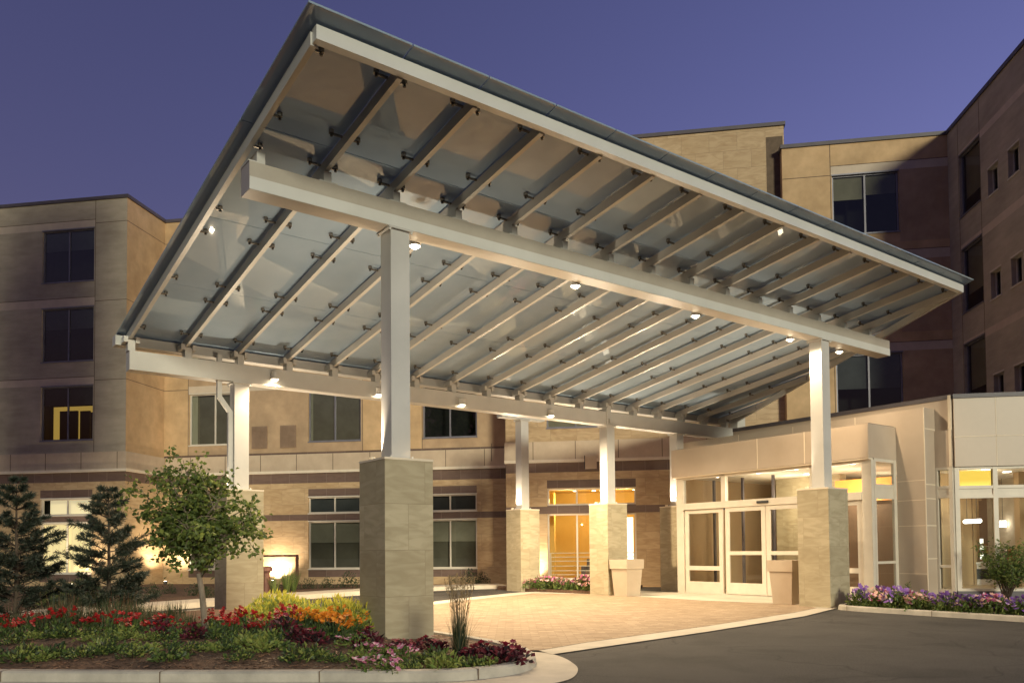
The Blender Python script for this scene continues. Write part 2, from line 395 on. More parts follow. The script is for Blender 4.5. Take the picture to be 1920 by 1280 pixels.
side_r = MB(); side(side_r, TX1, yT+.01, 33., 10., 15.35, [(10,15.35,SN)]); part('wall', side_r, WM, hb)
# ---- right block
yR = 27.53; w = MB()
WXR = [(6.15,8.20)]
holes = [(a,b,c,d) for a,b in WXR for c,d in FLOORS]
zones = [(6.13,9.69,z0,z1,CR_) for z0,z1 in BANDS]
for k,(z0,z1) in enumerate(BANDS): zones += [(8.2,9.69,z0-2.35,z0,TA)]
wall(w, 4.60, 9.70, -.1, 14.38, yR, holes, zones)
side(w, 4.60, yT, yR, 4., 14.38, (), 1)
grooves(w, yR, [(6.11,4.97,14.38)], [(z-.02,4.6,6.10) for z,_ in BANDS]+[(z1+.012,6.12,9.69) for _,z1 in BANDS])
part('wall', w, WM, hb)
# roofs and copings
r = MB()
r.box(-31,-18.70,yL-.05,45,14.38,14.50); r.box(-18.70,4.6,yC-.05,45,14.38,14.50,0,'l'); r.box(4.55,9.64,yR-.05,45,14.38,14.50)
r.box(TX0-.05,TX1+.05,yT-.06,34,15.35,15.47)
part('roof', r, M['coping'], hb)
# windows
def upper(x0, x1, z0, z1, y, k):
    cu = [(0.,1.,.62,1.,'blind',.15)]
    win(hb, x0, x1, z0, z1, y, back='dark', curtain=cu)
for a,b in WXL:
    for i,(c,d) in enumerate(FLOORS):
        if i == 0:
            win(hb,a,b,c,d,yL,back='room_y2' if False else 'dark',curtain=[(0,1,.66,1.,'blind',.15)],label='window with its dark blind half down and a lamp-lit room behind')
        else: upper(a,b,c,d,yL,i)
    win(hb,a+.04,b-.01,.5,2.38,yL,gl='glass_clear',frame='alu_w',curtain=[(0,1,0,1,'lit_curtain',.16)],label='ground floor window with a lit yellow curtain')
    win(hb,a+.04,b-.01,2.65,3.28,yL,gl='glass_clear',frame='alu_w',curtain=[(0,1,0,1,'lit_ceiling',.5)],depth=1.)
for j,(a,b) in enumerate(WXC):
    for i,(c,d) in enumerate(FLOORS):
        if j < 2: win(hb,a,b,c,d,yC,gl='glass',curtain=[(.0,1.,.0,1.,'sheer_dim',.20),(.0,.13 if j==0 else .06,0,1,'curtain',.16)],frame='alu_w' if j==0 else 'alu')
        else: win(hb,a,b,c,d,yC)
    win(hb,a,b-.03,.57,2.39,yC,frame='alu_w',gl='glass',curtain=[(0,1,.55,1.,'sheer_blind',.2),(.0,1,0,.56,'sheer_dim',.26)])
    win(hb,a,b-.03,2.69,3.32,yC,frame='alu_w',gl='glass_dark',curtain=[(0,1,0,1.,'blind',.2)])
for c,d in FLOORS: win(hb,-3.36,-.32,c,d,yT,mull=(.33,.67),curtain=[(0,1,0,1,'blind_tan',.16)],gl='glass')
for a,b in WXR:
    for i,(c,d) in enumerate(FLOORS):
        cu = [(0,.48,.60,1,'blind_tan',.14),(.52,1,.66,1,'blind_tan',.14)] if i == 2 else [(0,1,.45,1.,'blind',.15)]
        win(hb,a,b,c,d,yR,curtain=cu)
# bay window: lit yellow lounge behind
for (z0,z1,rails) in ((.2,2.47,()),(2.75,3.35,())):
    win(hb,gW[0],gW[1],z0,z1,yT,mull=(.335,.67),gl='glass_clear',frame='alu_w',depth=0,rails=rails,sill=False)
q = MB()
for z in (1.11,.97,.83,.66,.50,.36): q.tube([(gW[0]+.03,yT+.3,z),(gW[1]-.03,yT+.3,z)], .016, 6)
q.box(gW[0]+.05,gW[0]+.09,yT+.28,yT+.32,.1,1.12); q.box(gW[1]-.09,gW[1]-.05,yT+.28,yT+.32,.1,1.12)
part('window_railing', q, M['alu_w'], hb)
q = MB(); room(q,gW[0]-1.2,gW[1]+1.5,.08,3.42,yT+.25,3.4,0)
q.face([(gW[0]-1.2,yT+.26,.09),(gW[1]+1.5,yT+.26,.09),(gW[1]+1.5,yT+3.6,.09),(gW[0]-1.2,yT+3.6,.09)],1)
q.box(gW[0]-.35,gW[0]+.10,yT+1.2,yT+1.7,.09,3.3,0)
part('lounge_room', q, [M['room_yellow'],M['room_floor']], hb)
q = MB()
for x in (-2.9,-2.2,-1.6,-.7):
    q.tube([(x,yT+1.2,3.40),(x,yT+1.2,3.412)], .07, 10)
    q.tube([(x+.3,yT+2.4,3.40),(x+.3,yT+2.4,3.412)], .07, 10)
part('ceiling_light', q, emit('ceiling_light_lens', (1.,.9,.7), 8.), hb)
q = MB(); q.box(-.95,-.45,yT+1.2,yT+1.23,.5,2.35); part('wall_light_panel', q, emit('lit_wall_panel', (1.,.93,.75), 2.2), hb)
# alarm box on the bay wall
q = MB(); q.box(-2.02,-1.63,yT-.17,yT-.10,3.98,4.44)
for i in range(7): q.box(-1.99,-1.66,yT-.176,yT-.171,4.02+i*.06,4.045+i*.06)
sb = part('siren_box', q, M['panel'], hb, 'small louvred siren box above the lounge window')
q = MB(); q.box(-2.05,-2.02,yT-.16,yT-.09,3.97,4.44); q.box(-2.0,-1.66,yT-.10,yT-.0,4.1,4.3); part('siren_back', q, M['rubber'], sb)
# ---- lit interior of the low left wing window (third storey room corner)
a,b = WXL[1]; c,d = FLOORS[0]
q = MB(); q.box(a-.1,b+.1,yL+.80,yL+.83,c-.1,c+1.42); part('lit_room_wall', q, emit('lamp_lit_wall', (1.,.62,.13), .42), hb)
q = MB(); q.box(a+.24,a+.98,yL+.70,yL+.78,c-.1,c+1.24); q.box(a+1.1,b-.66,yL+.70,yL+.78,c-.1,c+1.22); q.box(b-.60,b-.34,yL+.70,yL+.78,c-.1,c+1.16); q.box(b-.2,b+.1,yL+.70,yL+.78,c-.1,c+1.10)
part('dark_panel', q, M['dark'], hb)  # dark panels shaped to leave strips of the glowing wall visible
# ---- right wing, seen along its face
rw = thing('hotel_wing', 'shadowed hotel wing with small square windows closing the right side of the court', 'building', FR, (0, 0, 0))
w = MB()
big = [(.77,2.10,c-.02,d-.06) for c,d in FLOORS]
small = [(s,s+.60,c-.14,c+.68) for c,d in FLOORS for s in (2.55,3.69)]
zones = [(.75,4.78,z0-.2,z1-.26,CR_) for z0,z1 in BANDS]
zones += [(2.12,4.78,-.1,14.38,GT)] + [(.75,4.78,z0-.2,z1-.26,CR_) for z0,z1 in BANDS]
wall(w, .003, 4.78, -.1, 14.38, 0, big+small, zones, reveal=.16, default=GT)
grooves(w, 0, [(.73,4.97,14.38),(2.12,4.97,14.38)], [])
w.face([(4.78,0,-.1),(4.78,12,-.1),(4.78,12,14.38),(4.78,0,14.38)], ST)
part('wall', w, WM, rw)
r = MB(); r.box(-.1,4.84,-.05,14,14.38,14.5); part('roof', r, M['coping'], rw)
for k,(a,b,c,d) in enumerate(big): win(rw,a,b,c,d,0,mull=(),gl='glass',curtain=[(0,1,.3,1,'blind_tan',.2)])
for (a,b,c,d) in small: win(rw,a,b,c,d,0,mull=(.5,),fw=.035,inset=.13,sill=True,frame='alu_w')

# ================================================================== ENTRANCE PAVILION (frame E) and cafe front (frame B)
pv = thing('lobby_pavilion', 'low metal panelled entrance pavilion with glass doors and a lit cafe corner', 'building', FE, (-13.4, 17.69, 0))
yE = 17.69; XL, XR = -16.47, -10.36
MP, JB = 0, 1
PM = [M['metalpan'], M['trim'], M['joint'], M['ceiling'], M['coping']]
# fascia of the vestibule
w = MB(); w.box(XL, XR, yE-.10, yE+1.1, 3.30, 4.09, 0)
for x in (-13.45, -12.04): w.box(x-.012,x+.012,yE-.104,yE-.09,3.30,4.09,1,'b')
w.box(XL+.01,XR-.01,yE-.085,yE+.1,3.262,3.298,1)
part('fascia', w, PM, pv)
# return side of fascia is part of the box; tall panel wall behind (W2)
y2 = 18.79; w = MB()
w.box(-17.2, -9.68, y2, y2+.5, 4.0, 4.47, 0); w.box(XR+.002, -9.68, y2, y2+.5, -.05, 4.0, 0)
for z in (.60,1.72,2.32,2.78): w.box(XR+.01,-9.676,y2-.003,y2+.003,z-.008,z+.008,1); 
for z in (.95,1.72,2.35,2.68,3.98): w.box(-9.68,-9.676,y2-.003,y2+.5,z-.012,z+.012,1)
for x in (-15.0,-13.2,-11.4): w.box(x-.01,x+.01,y2-.003,y2+.01,4.1,4.465,1)
w.box(-9.69,-9.672,y2-.004,y2+.02,-.05,4.47,1)
part('panel_wall', w, PM, pv)
# third plane (W3), parapet and narrow window beside the cafe corner
y3 = 19.30; XC = -9.285; w = MB()
w.box(-15.6, XC, y3, y3+.3, 3.94, 4.66, 0, 'd'); w.box(-15.6, XC, y3-.02, y3+.35, 4.66, 4.76, 4)
w.box(-9.68, XC, y3-.05, y3+.3, 3.08, 3.94, 0)
w.box(XC-.06, XC+.0, y3-.06, y3-.0, 3.08, 4.74, 1)
part('parapet', w, PM, pv)
# door front: posts, header, transoms
fr = MB(); t = .12
def post(a,b,c,d,mb=None): (mb or fr).box(a,b,yE,yE+t,c,d)
post(XL+.08,-16.12,-.04,3.262); post(-14.75,-14.60,2.5,3.262); post(-11.98,-11.86,2.5,3.262); post(-10.60,XR,-.04,3.262)
fr.box(-16.12,-10.60,yE-.03,yE+t,2.34,2.52); fr.box(-16.12,-10.60,yE,yE+t,3.20,3.262)
fr.box(-16.12,-10.60,yE+.02,yE+.06,-.04,.0)
part('door_frame', fr, M['alu_w'], pv)
p = MB()
for a,b in ((-16.12,-14.75),(-14.60,-11.98),(-11.86,-10.60)): p.face([(a,yE+.05,2.52),(b,yE+.05,2.52),(b,yE+.05,3.2),(a,yE+.05,3.2)])
part('transom_glass', p, M['glass_clear'], pv)
def leaf(x0,x1,yo,lab=None,rail=True):
    d = MB(); s=.13
    d.box(x0,x0+s,yo,yo+.05,.0,2.335); d.box(x1-s,x1,yo,yo+.05,.0,2.335); d.box(x0+s,x1-s,yo,yo+.05,.0,.30); d.box(x0+s,x1-s,yo,yo+.05,2.22,2.335)
    zr = (.62,.74) if not rail else (1.05,1.15)
    d.box(x0+s,x1-s,yo,yo+.05,*zr)
    o = part('door', d, M['alu_w'], pv, lab)
    g = MB(); g.face([(x0+s,yo+.025,.3),(x1-s,yo+.025,.3),(x1-s,yo+.025,2.22),(x0+s,yo+.025,2.22)]); part('pane', g, M['glass_clear'], o)
    return o
leaf(-16.10,-14.74,yE+.03,'fixed glass door leaf with a low rail',False); leaf(-14.62,-13.31,yE-.0,'sliding glass door leaf with a middle rail'); leaf(-13.29,-11.98,yE-.0,'sliding glass door leaf with a middle rail'); leaf(-11.96,-10.62,yE+.03,'fixed glass door leaf with a low rail',False)
q = MB(); q.box(-13.52,-13.18,yE-.075,yE-.03,2.40,2.46); part('door_sensor', q, M['rubber'], pv)
# glazed return of the vestibule
q = MB(); xr = XR-.06
for y0,y1 in ((yE+.13,yE+.2),(y2-.13,y2-.003)): q.box(xr,XR,y0,y1,-.04,3.298)
for z0,z1 in ((2.36,2.44),(2.62,2.70),(.84,.90),(-.04,.06),(3.22,3.298)): q.box(xr+.005,XR-.005,yE+.2,y2-.13,z0,z1)
q.box(xr+.015,XR-.012,yE+.2,y2-.13,2.44,2.62)
o = part('window', q, M['alu_w'], pv, 'tall glazed return of the vestibule')
p = MB(); p.face([(xr+.03,yE+.2,.06),(xr+.03,y2-.13,.06),(xr+.03,y2-.13,3.22),(xr+.03,yE+.2,3.22)]); part('pane', p, M['glass'], o)
# narrow window on W3
q = MB()
for a,b in ((-9.676,-9.63),(-9.37,XC)): q.box(a,b,y3-.05,y3+.08,.0,3.08)
for z0,z1 in ((2.36,2.42),(2.58,2.64),(.74,.80),(.0,.24),(3.02,3.08)): q.box(-9.63,-9.37,y3-.045,y3+.075,z0,z1)
q.box(-9.63,-9.37,y3-.03,y3+.06,2.42,2.58)
o = part('window', q, M['alu_w'], pv, 'narrow corner window beside the panel wall')
p = MB(); p.face([(-9.63,y3,.24),(-9.37,y3,.24),(-9.37,y3,3.02),(-9.63,y3,3.02)]); part('pane', p, M['glass'], o)
# roof
r = MB(); r.box(-16.4,-10.4,yE+.0,y2-.01,4.092,4.11,4); r.box(-17.1,-9.72,y2+.05,y3-.03,4.40,4.44,4); part('roof', r, PM, pv)
# lobby interior
q = MB(); zf, zc = .004, 3.27
q.face([(-16.4,yE+.13,zf),(-10.44,yE+.13,zf),(-10.44,23.,zf),(-16.4,23.,zf)],1)
q.face([(-16.4,yE+.13,zc),(-16.4,23.,zc),(-10.44,23.,zc),(-10.44,yE+.13,zc)],2)
q.face([(-16.42,yE+.13,zf),(-16.42,23.,zf),(-16.42,23.,zc),(-16.42,yE+.13,zc)],0)
q.face([(-10.42,y2+.5,zf),(-10.42,y2+.5,zc),(-10.42,23.,zc),(-10.42,23.,zf)],0)
q.face([(-16.4,22.6,zf),(-10.4,22.6,zf),(-10.4,22.6,zc),(-16.4,22.6,zc)],3)
q.box(-15.1,-13.0,20.6,20.9,zf,zc,4); q.box(-12.9,-11.2,20.2,20.4,zf,2.35,3); q.box(-12.9,-11.2,20.21,20.39,2.45,3.05,5)
part('lobby_room', q, [M['room_tan'],M['room_floor'],M['ceiling'],M['room_brown'],M['pedstone'],emit('lit_orange_panel',(1.,.40,.08),.40)], pv)
q = MB()
for x in (-16.2,-15.15,-14.1,-12.4,-11.3): q.box(x-.035,x+.035,y2+.3,y2+.36,zf,zc-.01)
q.box(-16.2,-11.3,y2+.302,y2+.358,2.36,2.44)
part('inner_screen', q, M['coping'], pv, 'dark framed inner screen of the vestibule')
q = MB()
for x,y in ((-14.0,18.3),(-12.8,18.3),(-11.2,18.3),(-15.4,18.3),(-13.5,19.8),(-11.7,19.8)): q.tube([(x,y,zc-.014),(x,y,zc-.004)],.07,12)
part('ceiling_light', q, emit('lobby_downlight_lens',(1.,.93,.8),12.), pv)
# ---- cafe front: faces the drive, in frame B coordinates
def b2e(x, y): # frame B -> frame E
    wx, wy = FB.w(x, y); dx, dy = wx, wy
    return (FE.c*dx+FE.s*dy, -FE.s*dx+FE.c*dy)
class TB(MB):
    """builder that takes frame B coordinates and stores frame E ones"""
    def face(s, pts, mi=0, uv=None): MB.face(s, [(*b2e(p[0],p[1]), p[2]) for p in pts], mi, uv or [(p[0],p[2]) if abs(pts[0][1]-pts[2][1])<.02 else (p[0],p[1]) for p in pts])
yK = 20.22; x0 = 7.08; x1 = 14.
w = TB()
w.box(x0, x1, yK-.05, yK+.3, 3.07, 4.66, 0); w.box(x0-.02, x1, yK-.08, yK+.34, 4.66, 4.755, 4)
for x in (7.98, 9.42, 10.86, 12.3): w.box(x-.01,x+.01,yK-.054,yK-.04,3.07,4.66,1,'b')
w.box(x0,x1,yK-.054,yK-.04,3.75,3.775,1,'b'); w.box(x0,x1,yK-.02,yK+.3,-.05,.20,4)
part('fascia', w, PM, pv, 'pale panelled fascia over the cafe window')
w = TB()
xs = [7.13, 7.95, 8.87, 9.79, 10.71, 11.63]
for x in xs: w.box(x-.05,x+.05,yK,yK+.12,.2,3.068)
for z0,z1 in ((2.34,2.42),(2.56,2.63),(.2,.26),(3.01,3.068)): w.box(7.18,11.6,yK+.005,yK+.115,z0,z1)
w.box(7.18,11.6,yK+.03,yK+.09,2.42,2.56)
o = part('window', w, M['alu_w'], pv, 'wide cafe window with a transom')
w = TB(); w.face([(7.15,yK+.05,.22),(11.6,yK+.05,.22),(11.6,yK+.05,3.05),(7.15,yK+.05,3.05)]); part('pane', w, M['glass_clear'], o)
w = TB()
zf=.2; zc=3.10
w.face([(7.1,yK+.15,zf),(13,yK+.15,zf),(13,27,zf),(7.1,27,zf)],1); w.face([(7.1,yK+.15,zc),(7.1,27,zc),(13,27,zc),(13,yK+.15,zc)],2)
w.face([(7.12,21.6,zf),(7.12,27,zf),(7.12,27,zc),(7.12,21.6,zc)],0); w.face([(13,yK+.15,zf),(13,yK+.15,zc),(13,27,zc),(13,27,zf)],0)
w.face([(7.1,25.6,zf),(13,25.6,zf),(13,25.6,zc),(7.1,25.6,zc)],3)
MB.face(w,[(-10.28,19.62,.2),(-10.28,20.3,.2),(-10.28,20.3,3.1),(-10.28,19.62,3.1)],0); MB.face(w,[(-10.28,19.62,.2),(-9.3,19.32,.2),(-10.28,20.3,.2)],1); MB.face(w,[(-10.28,19.62,3.1),(-10.28,20.3,3.1),(-9.3,19.32,3.1)],2)
w.box(9.35,9.9,22.4,22.7,zf,zc,0); w.box(7.55,8.3,yK+1.,yK+1.04,2.66,3.06,5); w.box(10.1,10.75,25.3,25.5,1.3,1.95,4)
w.box(8.35,9.3,24.6,24.65,2.5,3.0,0)
part('cafe_room', w, [M['room_tan'],M['room_floor'],M['ceiling'],M['room_brown'],M['dark'],emit('lit_yellow_soffit',(1.,.72,.12),.75)], pv)
w = TB()
for x,y in ((8.2,21.4),(9.0,22.2),(9.6,21.2),(8.6,24.2),(10.2,23.6)):
    w.box(x-.07,x+.07,y-.07,y+.07,zc-.014,zc-.004)
part('ceiling_light', w, emit('cafe_downlight_lens',(1.,.93,.8),10.), pv)

# ---- things inside the cafe
xa, ya = FB.w(8.35, 23.6)
dc = thing('display_case', 'white lit glass food display case inside the cafe window', 'display case', FB, (8.85, 23.9, .2))
q = MB(); q.box(8.45,9.22,23.5,24.3,.2,.75); q.box(8.42,9.25,23.47,24.33,.75,.80); part('cabinet', q, mat('white_enamel',(.72,.72,.7),(.78,.78,.76),2.,.3), dc)
q = MB(); q.box(8.52,9.15,23.49,23.498,.35,.62); part('grille', q, M['rubber'], dc)
q = MB(); q.face([(8.45,23.5,.8),(9.22,23.5,.8),(9.22,23.75,1.45),(8.45,23.75,1.45)]); q.face([(8.45,23.75,1.45),(9.22,23.75,1.45),(9.22,24.3,1.45),(8.45,24.3,1.45)]); part('glass_hood', q, M['glass_clear'], dc)
q = MB(); q.box(8.5,9.18,24.25,24.29,.82,1.43); part('lit_back', q, emit('lit_case_back',(1.,.96,.82),1.6), dc)
q = MB()
for z in (1.0,1.22): q.box(8.48,9.2,23.8,24.2,z,z+.015)
part('shelf', q, M['alu_w'], dc)
q = MB(); random.seed(3)
for z in (.82,1.02,1.24):
    for i in range(5):
        x = 8.5+i*.14; h = random.uniform(.05,.12); q.box(x,x+.10,23.9,24.05,z,z+h, random.randrange(3))
part('pastries', q, [mat('brown_pastry',(.25,.13,.05)),mat('green_salad',(.12,.22,.05)),mat('white_box',(.6,.6,.55))], dc)
ct = thing('cafe_counter', 'reddish brown wooden counter beside the display case in the cafe', 'counter', FB, (9.6, 23.3, .2))
wood = mat('counter_wood', (.22,.09,.04), (.30,.13,.06), 3., .35, stretch=(1,1,8))
q = MB(); q.box(9.28,10.0,23.0,23.7,.2,1.10); part('body', q, wood, ct)
q = MB(); q.box(9.25,10.05,22.95,23.75,1.10,1.15); part('top', q, mat('counter_top',(.42,.26,.13),(.5,.32,.17),3.,.3), ct)
for i,(px_,py_,ln) in enumerate(((8.15,22.2,.42),(9.75,24.4,.2))):
    pl = thing('pendant_lamp', ('long glowing white bar pendant hanging above the display case','small round glowing pendant deep inside the cafe')[i], 'pendant lamp', FB, (px_,py_,3.1), )
    q = MB()
    if i == 0:
        q.tube([(8.10,22.52,1.86),(8.22,21.88,1.86)],.05,10)
    else: q.tube([(px_,py_,1.75),(px_,py_,1.92)],.08,10)
    part('shade', q, emit('pendant_glow',(1.,.93,.78),9.), pl)
    q = MB()
    for dx in ((-.2,.2) if i == 0 else (0,)): q.tube([(px_-dx*.2,py_+dx,1.93),(px_-dx*.2,py_+dx,3.095)],.006,5)
    part('cord', q, M['rubber'], pl)
sf = thing('armchair', 'dark armchair behind the railing of the yellow lounge', 'armchair', FB, (-1.75, 29.3, .09))
q = MB(); q.box(-2.15,-1.35,29.0,29.75,.12,.48); part('seat', q, M['room_brown'], sf)
q = MB(); q.box(-2.15,-1.35,29.75,29.92,.12,.88); part('backrest', q, M['coping'], sf)
for x in (-2.3,-1.35):
    q = MB(); q.box(x,x+.15,29.0,29.9,.10,.64); part('armrest', q, M['coping'], sf)

# ================================================================== CANOPY
cp = thing('entrance_canopy', 'large sloping glass and steel canopy on stone footed columns over the hotel drive', 'canopy', FC, (5.2, 3.4, 0))
S = M['steel']
PW, PH = .75, 2.51
PEDS = [(0,0),(10.5,0),(0,6.62),(10.40,6.62),(13.30,6.62),(10.20,10.30)]
VB, VF = 6.84, .22
ZF0, ZF1 = 5.765, 6.125; ZB0, ZB1 = 4.72, 5.085
LIP0, SL = 6.36, -.151            # rafter soffit z = LIP0 + SL*v
lip = lambda v: LIP0+SL*v
gz = lambda v: 6.548+SL*v         # underside of glass
for i,(u,v) in enumerate(PEDS):
    q = MB(); q.box(u,u+PW,v,v+PW,-.12,PH-.03); 
    p = part('pedestal', q, M['pedstone'], cp)
    q = MB(); q.box(u-.006,u+PW+.006,v-.006,v+PW+.006,PH-.03,PH); part('cap', q, M['trim'], p)
    c = u+.375; e = v+.375; h = .148
    top = ZF0 if v < 1 else (ZB0 if v < 8 else 5.36)
    q = MB(); q.box(c-h,c+h,e-h,e+h,PH+.02,top); k = part('column', q, S, cp)
    q = MB(); q.box(c-.2,c+.2,e-.2,e+.2,PH,PH+.022); q2 = MB(); q2.box(c-.19,c+.19,e-.19,e+.19,top-.03,top-.002)
    for dx in (-.17,.17):
        for dy in (-.17,.17): q.tube([(c+dx,e+dy,PH+.02),(c+dx,e+dy,PH+.05)],.014,6); q2.tube([(c+dx,e+dy,top-.06),(c+dx,e+dy,top-.028)],.014,6)
    part('base_plate', q, S, k); part('head_plate', q2, S, k)
    # little floods on the pedestal shoulders
    q = MB()
    for dx,dy in ((-.26,.2),(.24,.26)):
        q.tube([(c+dx,e+dy,PH),(c+dx,e+dy,PH+.05)],.045,8)
    part('uplight', q, M['trim'], cp)
def steel_beam(u0,u1,v0,v1,z0,z1,name='beam',lab=None):
    q = MB(); t = .03
    q.box(u0,u1,v0,v1,z0,z1); 
    return part(name, q, S, cp, lab)
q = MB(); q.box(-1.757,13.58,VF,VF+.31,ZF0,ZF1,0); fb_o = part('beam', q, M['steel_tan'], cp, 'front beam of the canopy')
q = MB(); q.box(-1.757,13.58,VF-.006,VF-.0005,ZF0+.004,ZF0+.165); part('sheen_strip', q, M['steel_sheen'], fb_o)  # pale strip paints a reflection onto the lower front face
steel_beam(-1.757,10.60,VB,VB+.30,ZB0,ZB1,lab='back beam of the canopy'); steel_beam(10.66,16.72,VB+.004,VB+.296,ZB0,ZB1,lab='back beam of the canopy, behind the doors')
q = MB(); q.box(10.60,10.66,VB-.03,VB+.33,ZB0-.02,ZB1+.10); q.box(10.70,10.86,VB-.05,VB-.003,ZB0+.05,ZB0+.17); part('splice_plate', q, S, cp)
steel_beam(9.7,11.4,10.53,10.82,5.37,5.62,lab='short tie beam over the rearmost column')
# fascia along the front
UR = lambda v: 12.80+.4227*(v+1.86)
q = MB(); q.box(-1.745,12.87,-1.80,-1.69,6.635,6.79); part('front_fascia', q, M['steel_sheen'], cp)
# rafters
SP = 1.0405; U0 = -1.765; RW = .068; RH = .145
raf = []
V0, V1 = -1.688, 7.14
for k in range(18):
    u = U0+k*SP; v0 = V0
    if k > 14:
        v0 = (u+.10-12.80)/.4227-1.86
    q = MB(); a,b = u,u+RW
    for (vv0,vv1) in ((v0,V1),):
        z00,z01 = lip(vv0),lip(vv1)
        P = [(a,vv0,z00),(b,vv0,z00),(b,vv1,z01),(a,vv1,z01)]; T = [(x,y,z+RH) for x,y,z in P]
        q.face([P[0],P[3],P[2],P[1]]); q.face([T[0],T[1],T[2],T[3]])
        q.face([P[0],P[1],T[1],T[0]]); q.face([P[2],P[3],T[3],T[2]]); q.face([P[1],P[2],T[2],T[1]]); q.face([P[3],P[0],T[0],T[3]])
    r = part('rafter', q, S, cp); raf.append((k,u,v0,r))
# skewed edge beam on the right
q = MB(); e0 = (UR(-1.78)-.03,-1.78); e1 = (UR(6.9)-.03,6.9)
q.bar((e0[0],e0[1],lip(e0[1])+.07),(e1[0],e1[1],lip(e1[1])+.07),.07,.15); part('edge_beam', q, S, cp)
q = MB(); q.box(e1[0]-.05,e1[0]+.35,VB-.01,VB+.31,ZB1+.002,lip(7.)+.16); part('end_plate', q, S, cp)
# bearing posts between beams and rafters, with brackets at the low end
for k,u,v0,r in raf:
    if k <= 14:
        us = u+(.14 if k == 0 else 0)
        q = MB(); q.box(us-.02,us+RW+.02,VF+.05,VF+.29,ZF1+.002,lip(.4)-.005); q.box(u-(.0 if k == 0 else .10),u+.16,VF+.01,VF+.30,ZF1+.002,ZF1+.02); part('bearing_post', q, S, cp)
    q = MB(); q.box(u-.012,u+RW+.05,VB+.05,VB+.25,ZB1+.002,lip(7.0)-.005); q.box(u-.09,u-.014,VB+.02,VB+.28,lip(7.)-.06,lip(7.)+.05); q.box(u+RW+.055,u+RW+.13,VB+.02,VB+.28,lip(7.)-.06,lip(7.)+.05)
    part('bearing_post', q, S, cp)
# gutter along the low edge, downpipe
q = MB(); g0,g1 = -1.93,16.2
q.box(g0,g1,7.18,7.20,5.24,5.425); q.box(g0,g1,7.42,7.44,5.24,5.425); q.box(g0,g1,7.20,7.42,5.24,5.26); q.box(g0-.01,g0+.01,7.17,7.45,5.235,5.43); part('gutter', q, S, cp)
q = MB()
q.bar((-.05,VB+.12,5.24),(-.05,VB+.12,4.36),.09,.09,0,(0,1,0)); q.bar((-.05,VB+.12,4.40),(.17,VB+.12,4.10),.088,.088,0,(0,1,0)); q.bar((.17,VB+.12,4.12),(.17,VB+.12,2.53),.09,.09,0,(0,1,0))
part('downpipe', q, S, cp)
# glass panes: one per bay and row
VJ = [-2.0,.09,2.40,4.73,7.40]
def pane(quad):
    q = MB(); T = .022; g = .008
    cx = sum(p[0] for p in quad)/4; 
    B_ = [(x+(g if x < cx else -g), v, gz(v)) for x,v in quad]; T_ = [(x,v,z+T) for x,v,z in B_]
    q.face(B_[::-1]); q.face(T_)
    for i in range(4):
        j = (i+1)%4; q.face([B_[i],B_[j],T_[j],T_[i]])
    part('glass_pane', q, M['cglass'], cp)
edges = [-1.92]+[U0+RW/2+k*SP for k in range(1,18)]
for r in range(4):
    a,b = VJ[r]+.006,VJ[r+1]-.006
    for k in range(len(edges)):
        u0 = edges[k]; u1 = edges[k+1] if k+1 < len(edges) else 99.
        ua,ub = UR(a)+.14, UR(b)+.14
        q0,q1 = min(u1,ua),min(u1,ub)
        if q0-u0 < .05 and q1-u0 < .05: continue
        if q0 <= u0+.02: # triangle-ish corner
            vs = a+(u0-ua)/(ub-ua)*(b-a)+.02; pane([(u0,vs),(u0+.02,vs),(q1,b),(u0,b)]); continue
        pane([(u0,a),(q0,a),(q1,b),(u0,b)])
# spider clamps holding the panes
cl = MB()
cl.tube([(0,0,0.0),(0,0,-.05)],.034,8); cl.tube([(0,0,-.05),(0,0,-.085)],.018,6,1); cl.box(.0,.15,-.013,.013,-.062,-.036)
cm = None; spots = []
for k,u,v0,r in raf:
    for v in (-1.47,-.25,.43,2.06,2.77,4.40,5.07,6.63):
        if v < v0+.05: continue
        for s_ in (-1,1):
            if s_ < 0 and k == 0: continue
            uu = u+RW/2+s_*.185
            if uu > UR(v)-.1: continue
            x,y = FC.w(uu,v); spots.append((math.hypot(x,y), r, uu, v, s_))
spots.sort(key=lambda t: t[0])
clm = None; rest = MB()
bx,by,bz = BASE[cp.name]
for i,(d,r,uu,v,s_) in enumerate(spots):
    if i < 100:
        if clm is None:
            o = cl.build('glass_clamp', [M['bolt'],M['rubber']], r); clm = o
        else:
            o = clm.copy(); COL.objects.link(o); o.parent = r
        o.location = (uu-bx, v-by, gz(v)-.001-bz); o.rotation_euler = (0,0,0 if s_ < 0 else math.pi)
    else:
        n = len(rest.v); sx = 1 if s_ < 0 else -1
        rest.v.extend([(uu+sx*x, v+sx*y, gz(v)-.001+z) for x,y,z in cl.v]); rest.f.extend([tuple(n+q for q in f) for f in cl.f]); rest.m.extend(cl.m); rest.uv.extend(cl.uv)
o = part('glass_clamp', rest, [M['bolt'],M['rubber']], cp); o['kind'] = 'stuff'; o.name = 'glass_clamp'
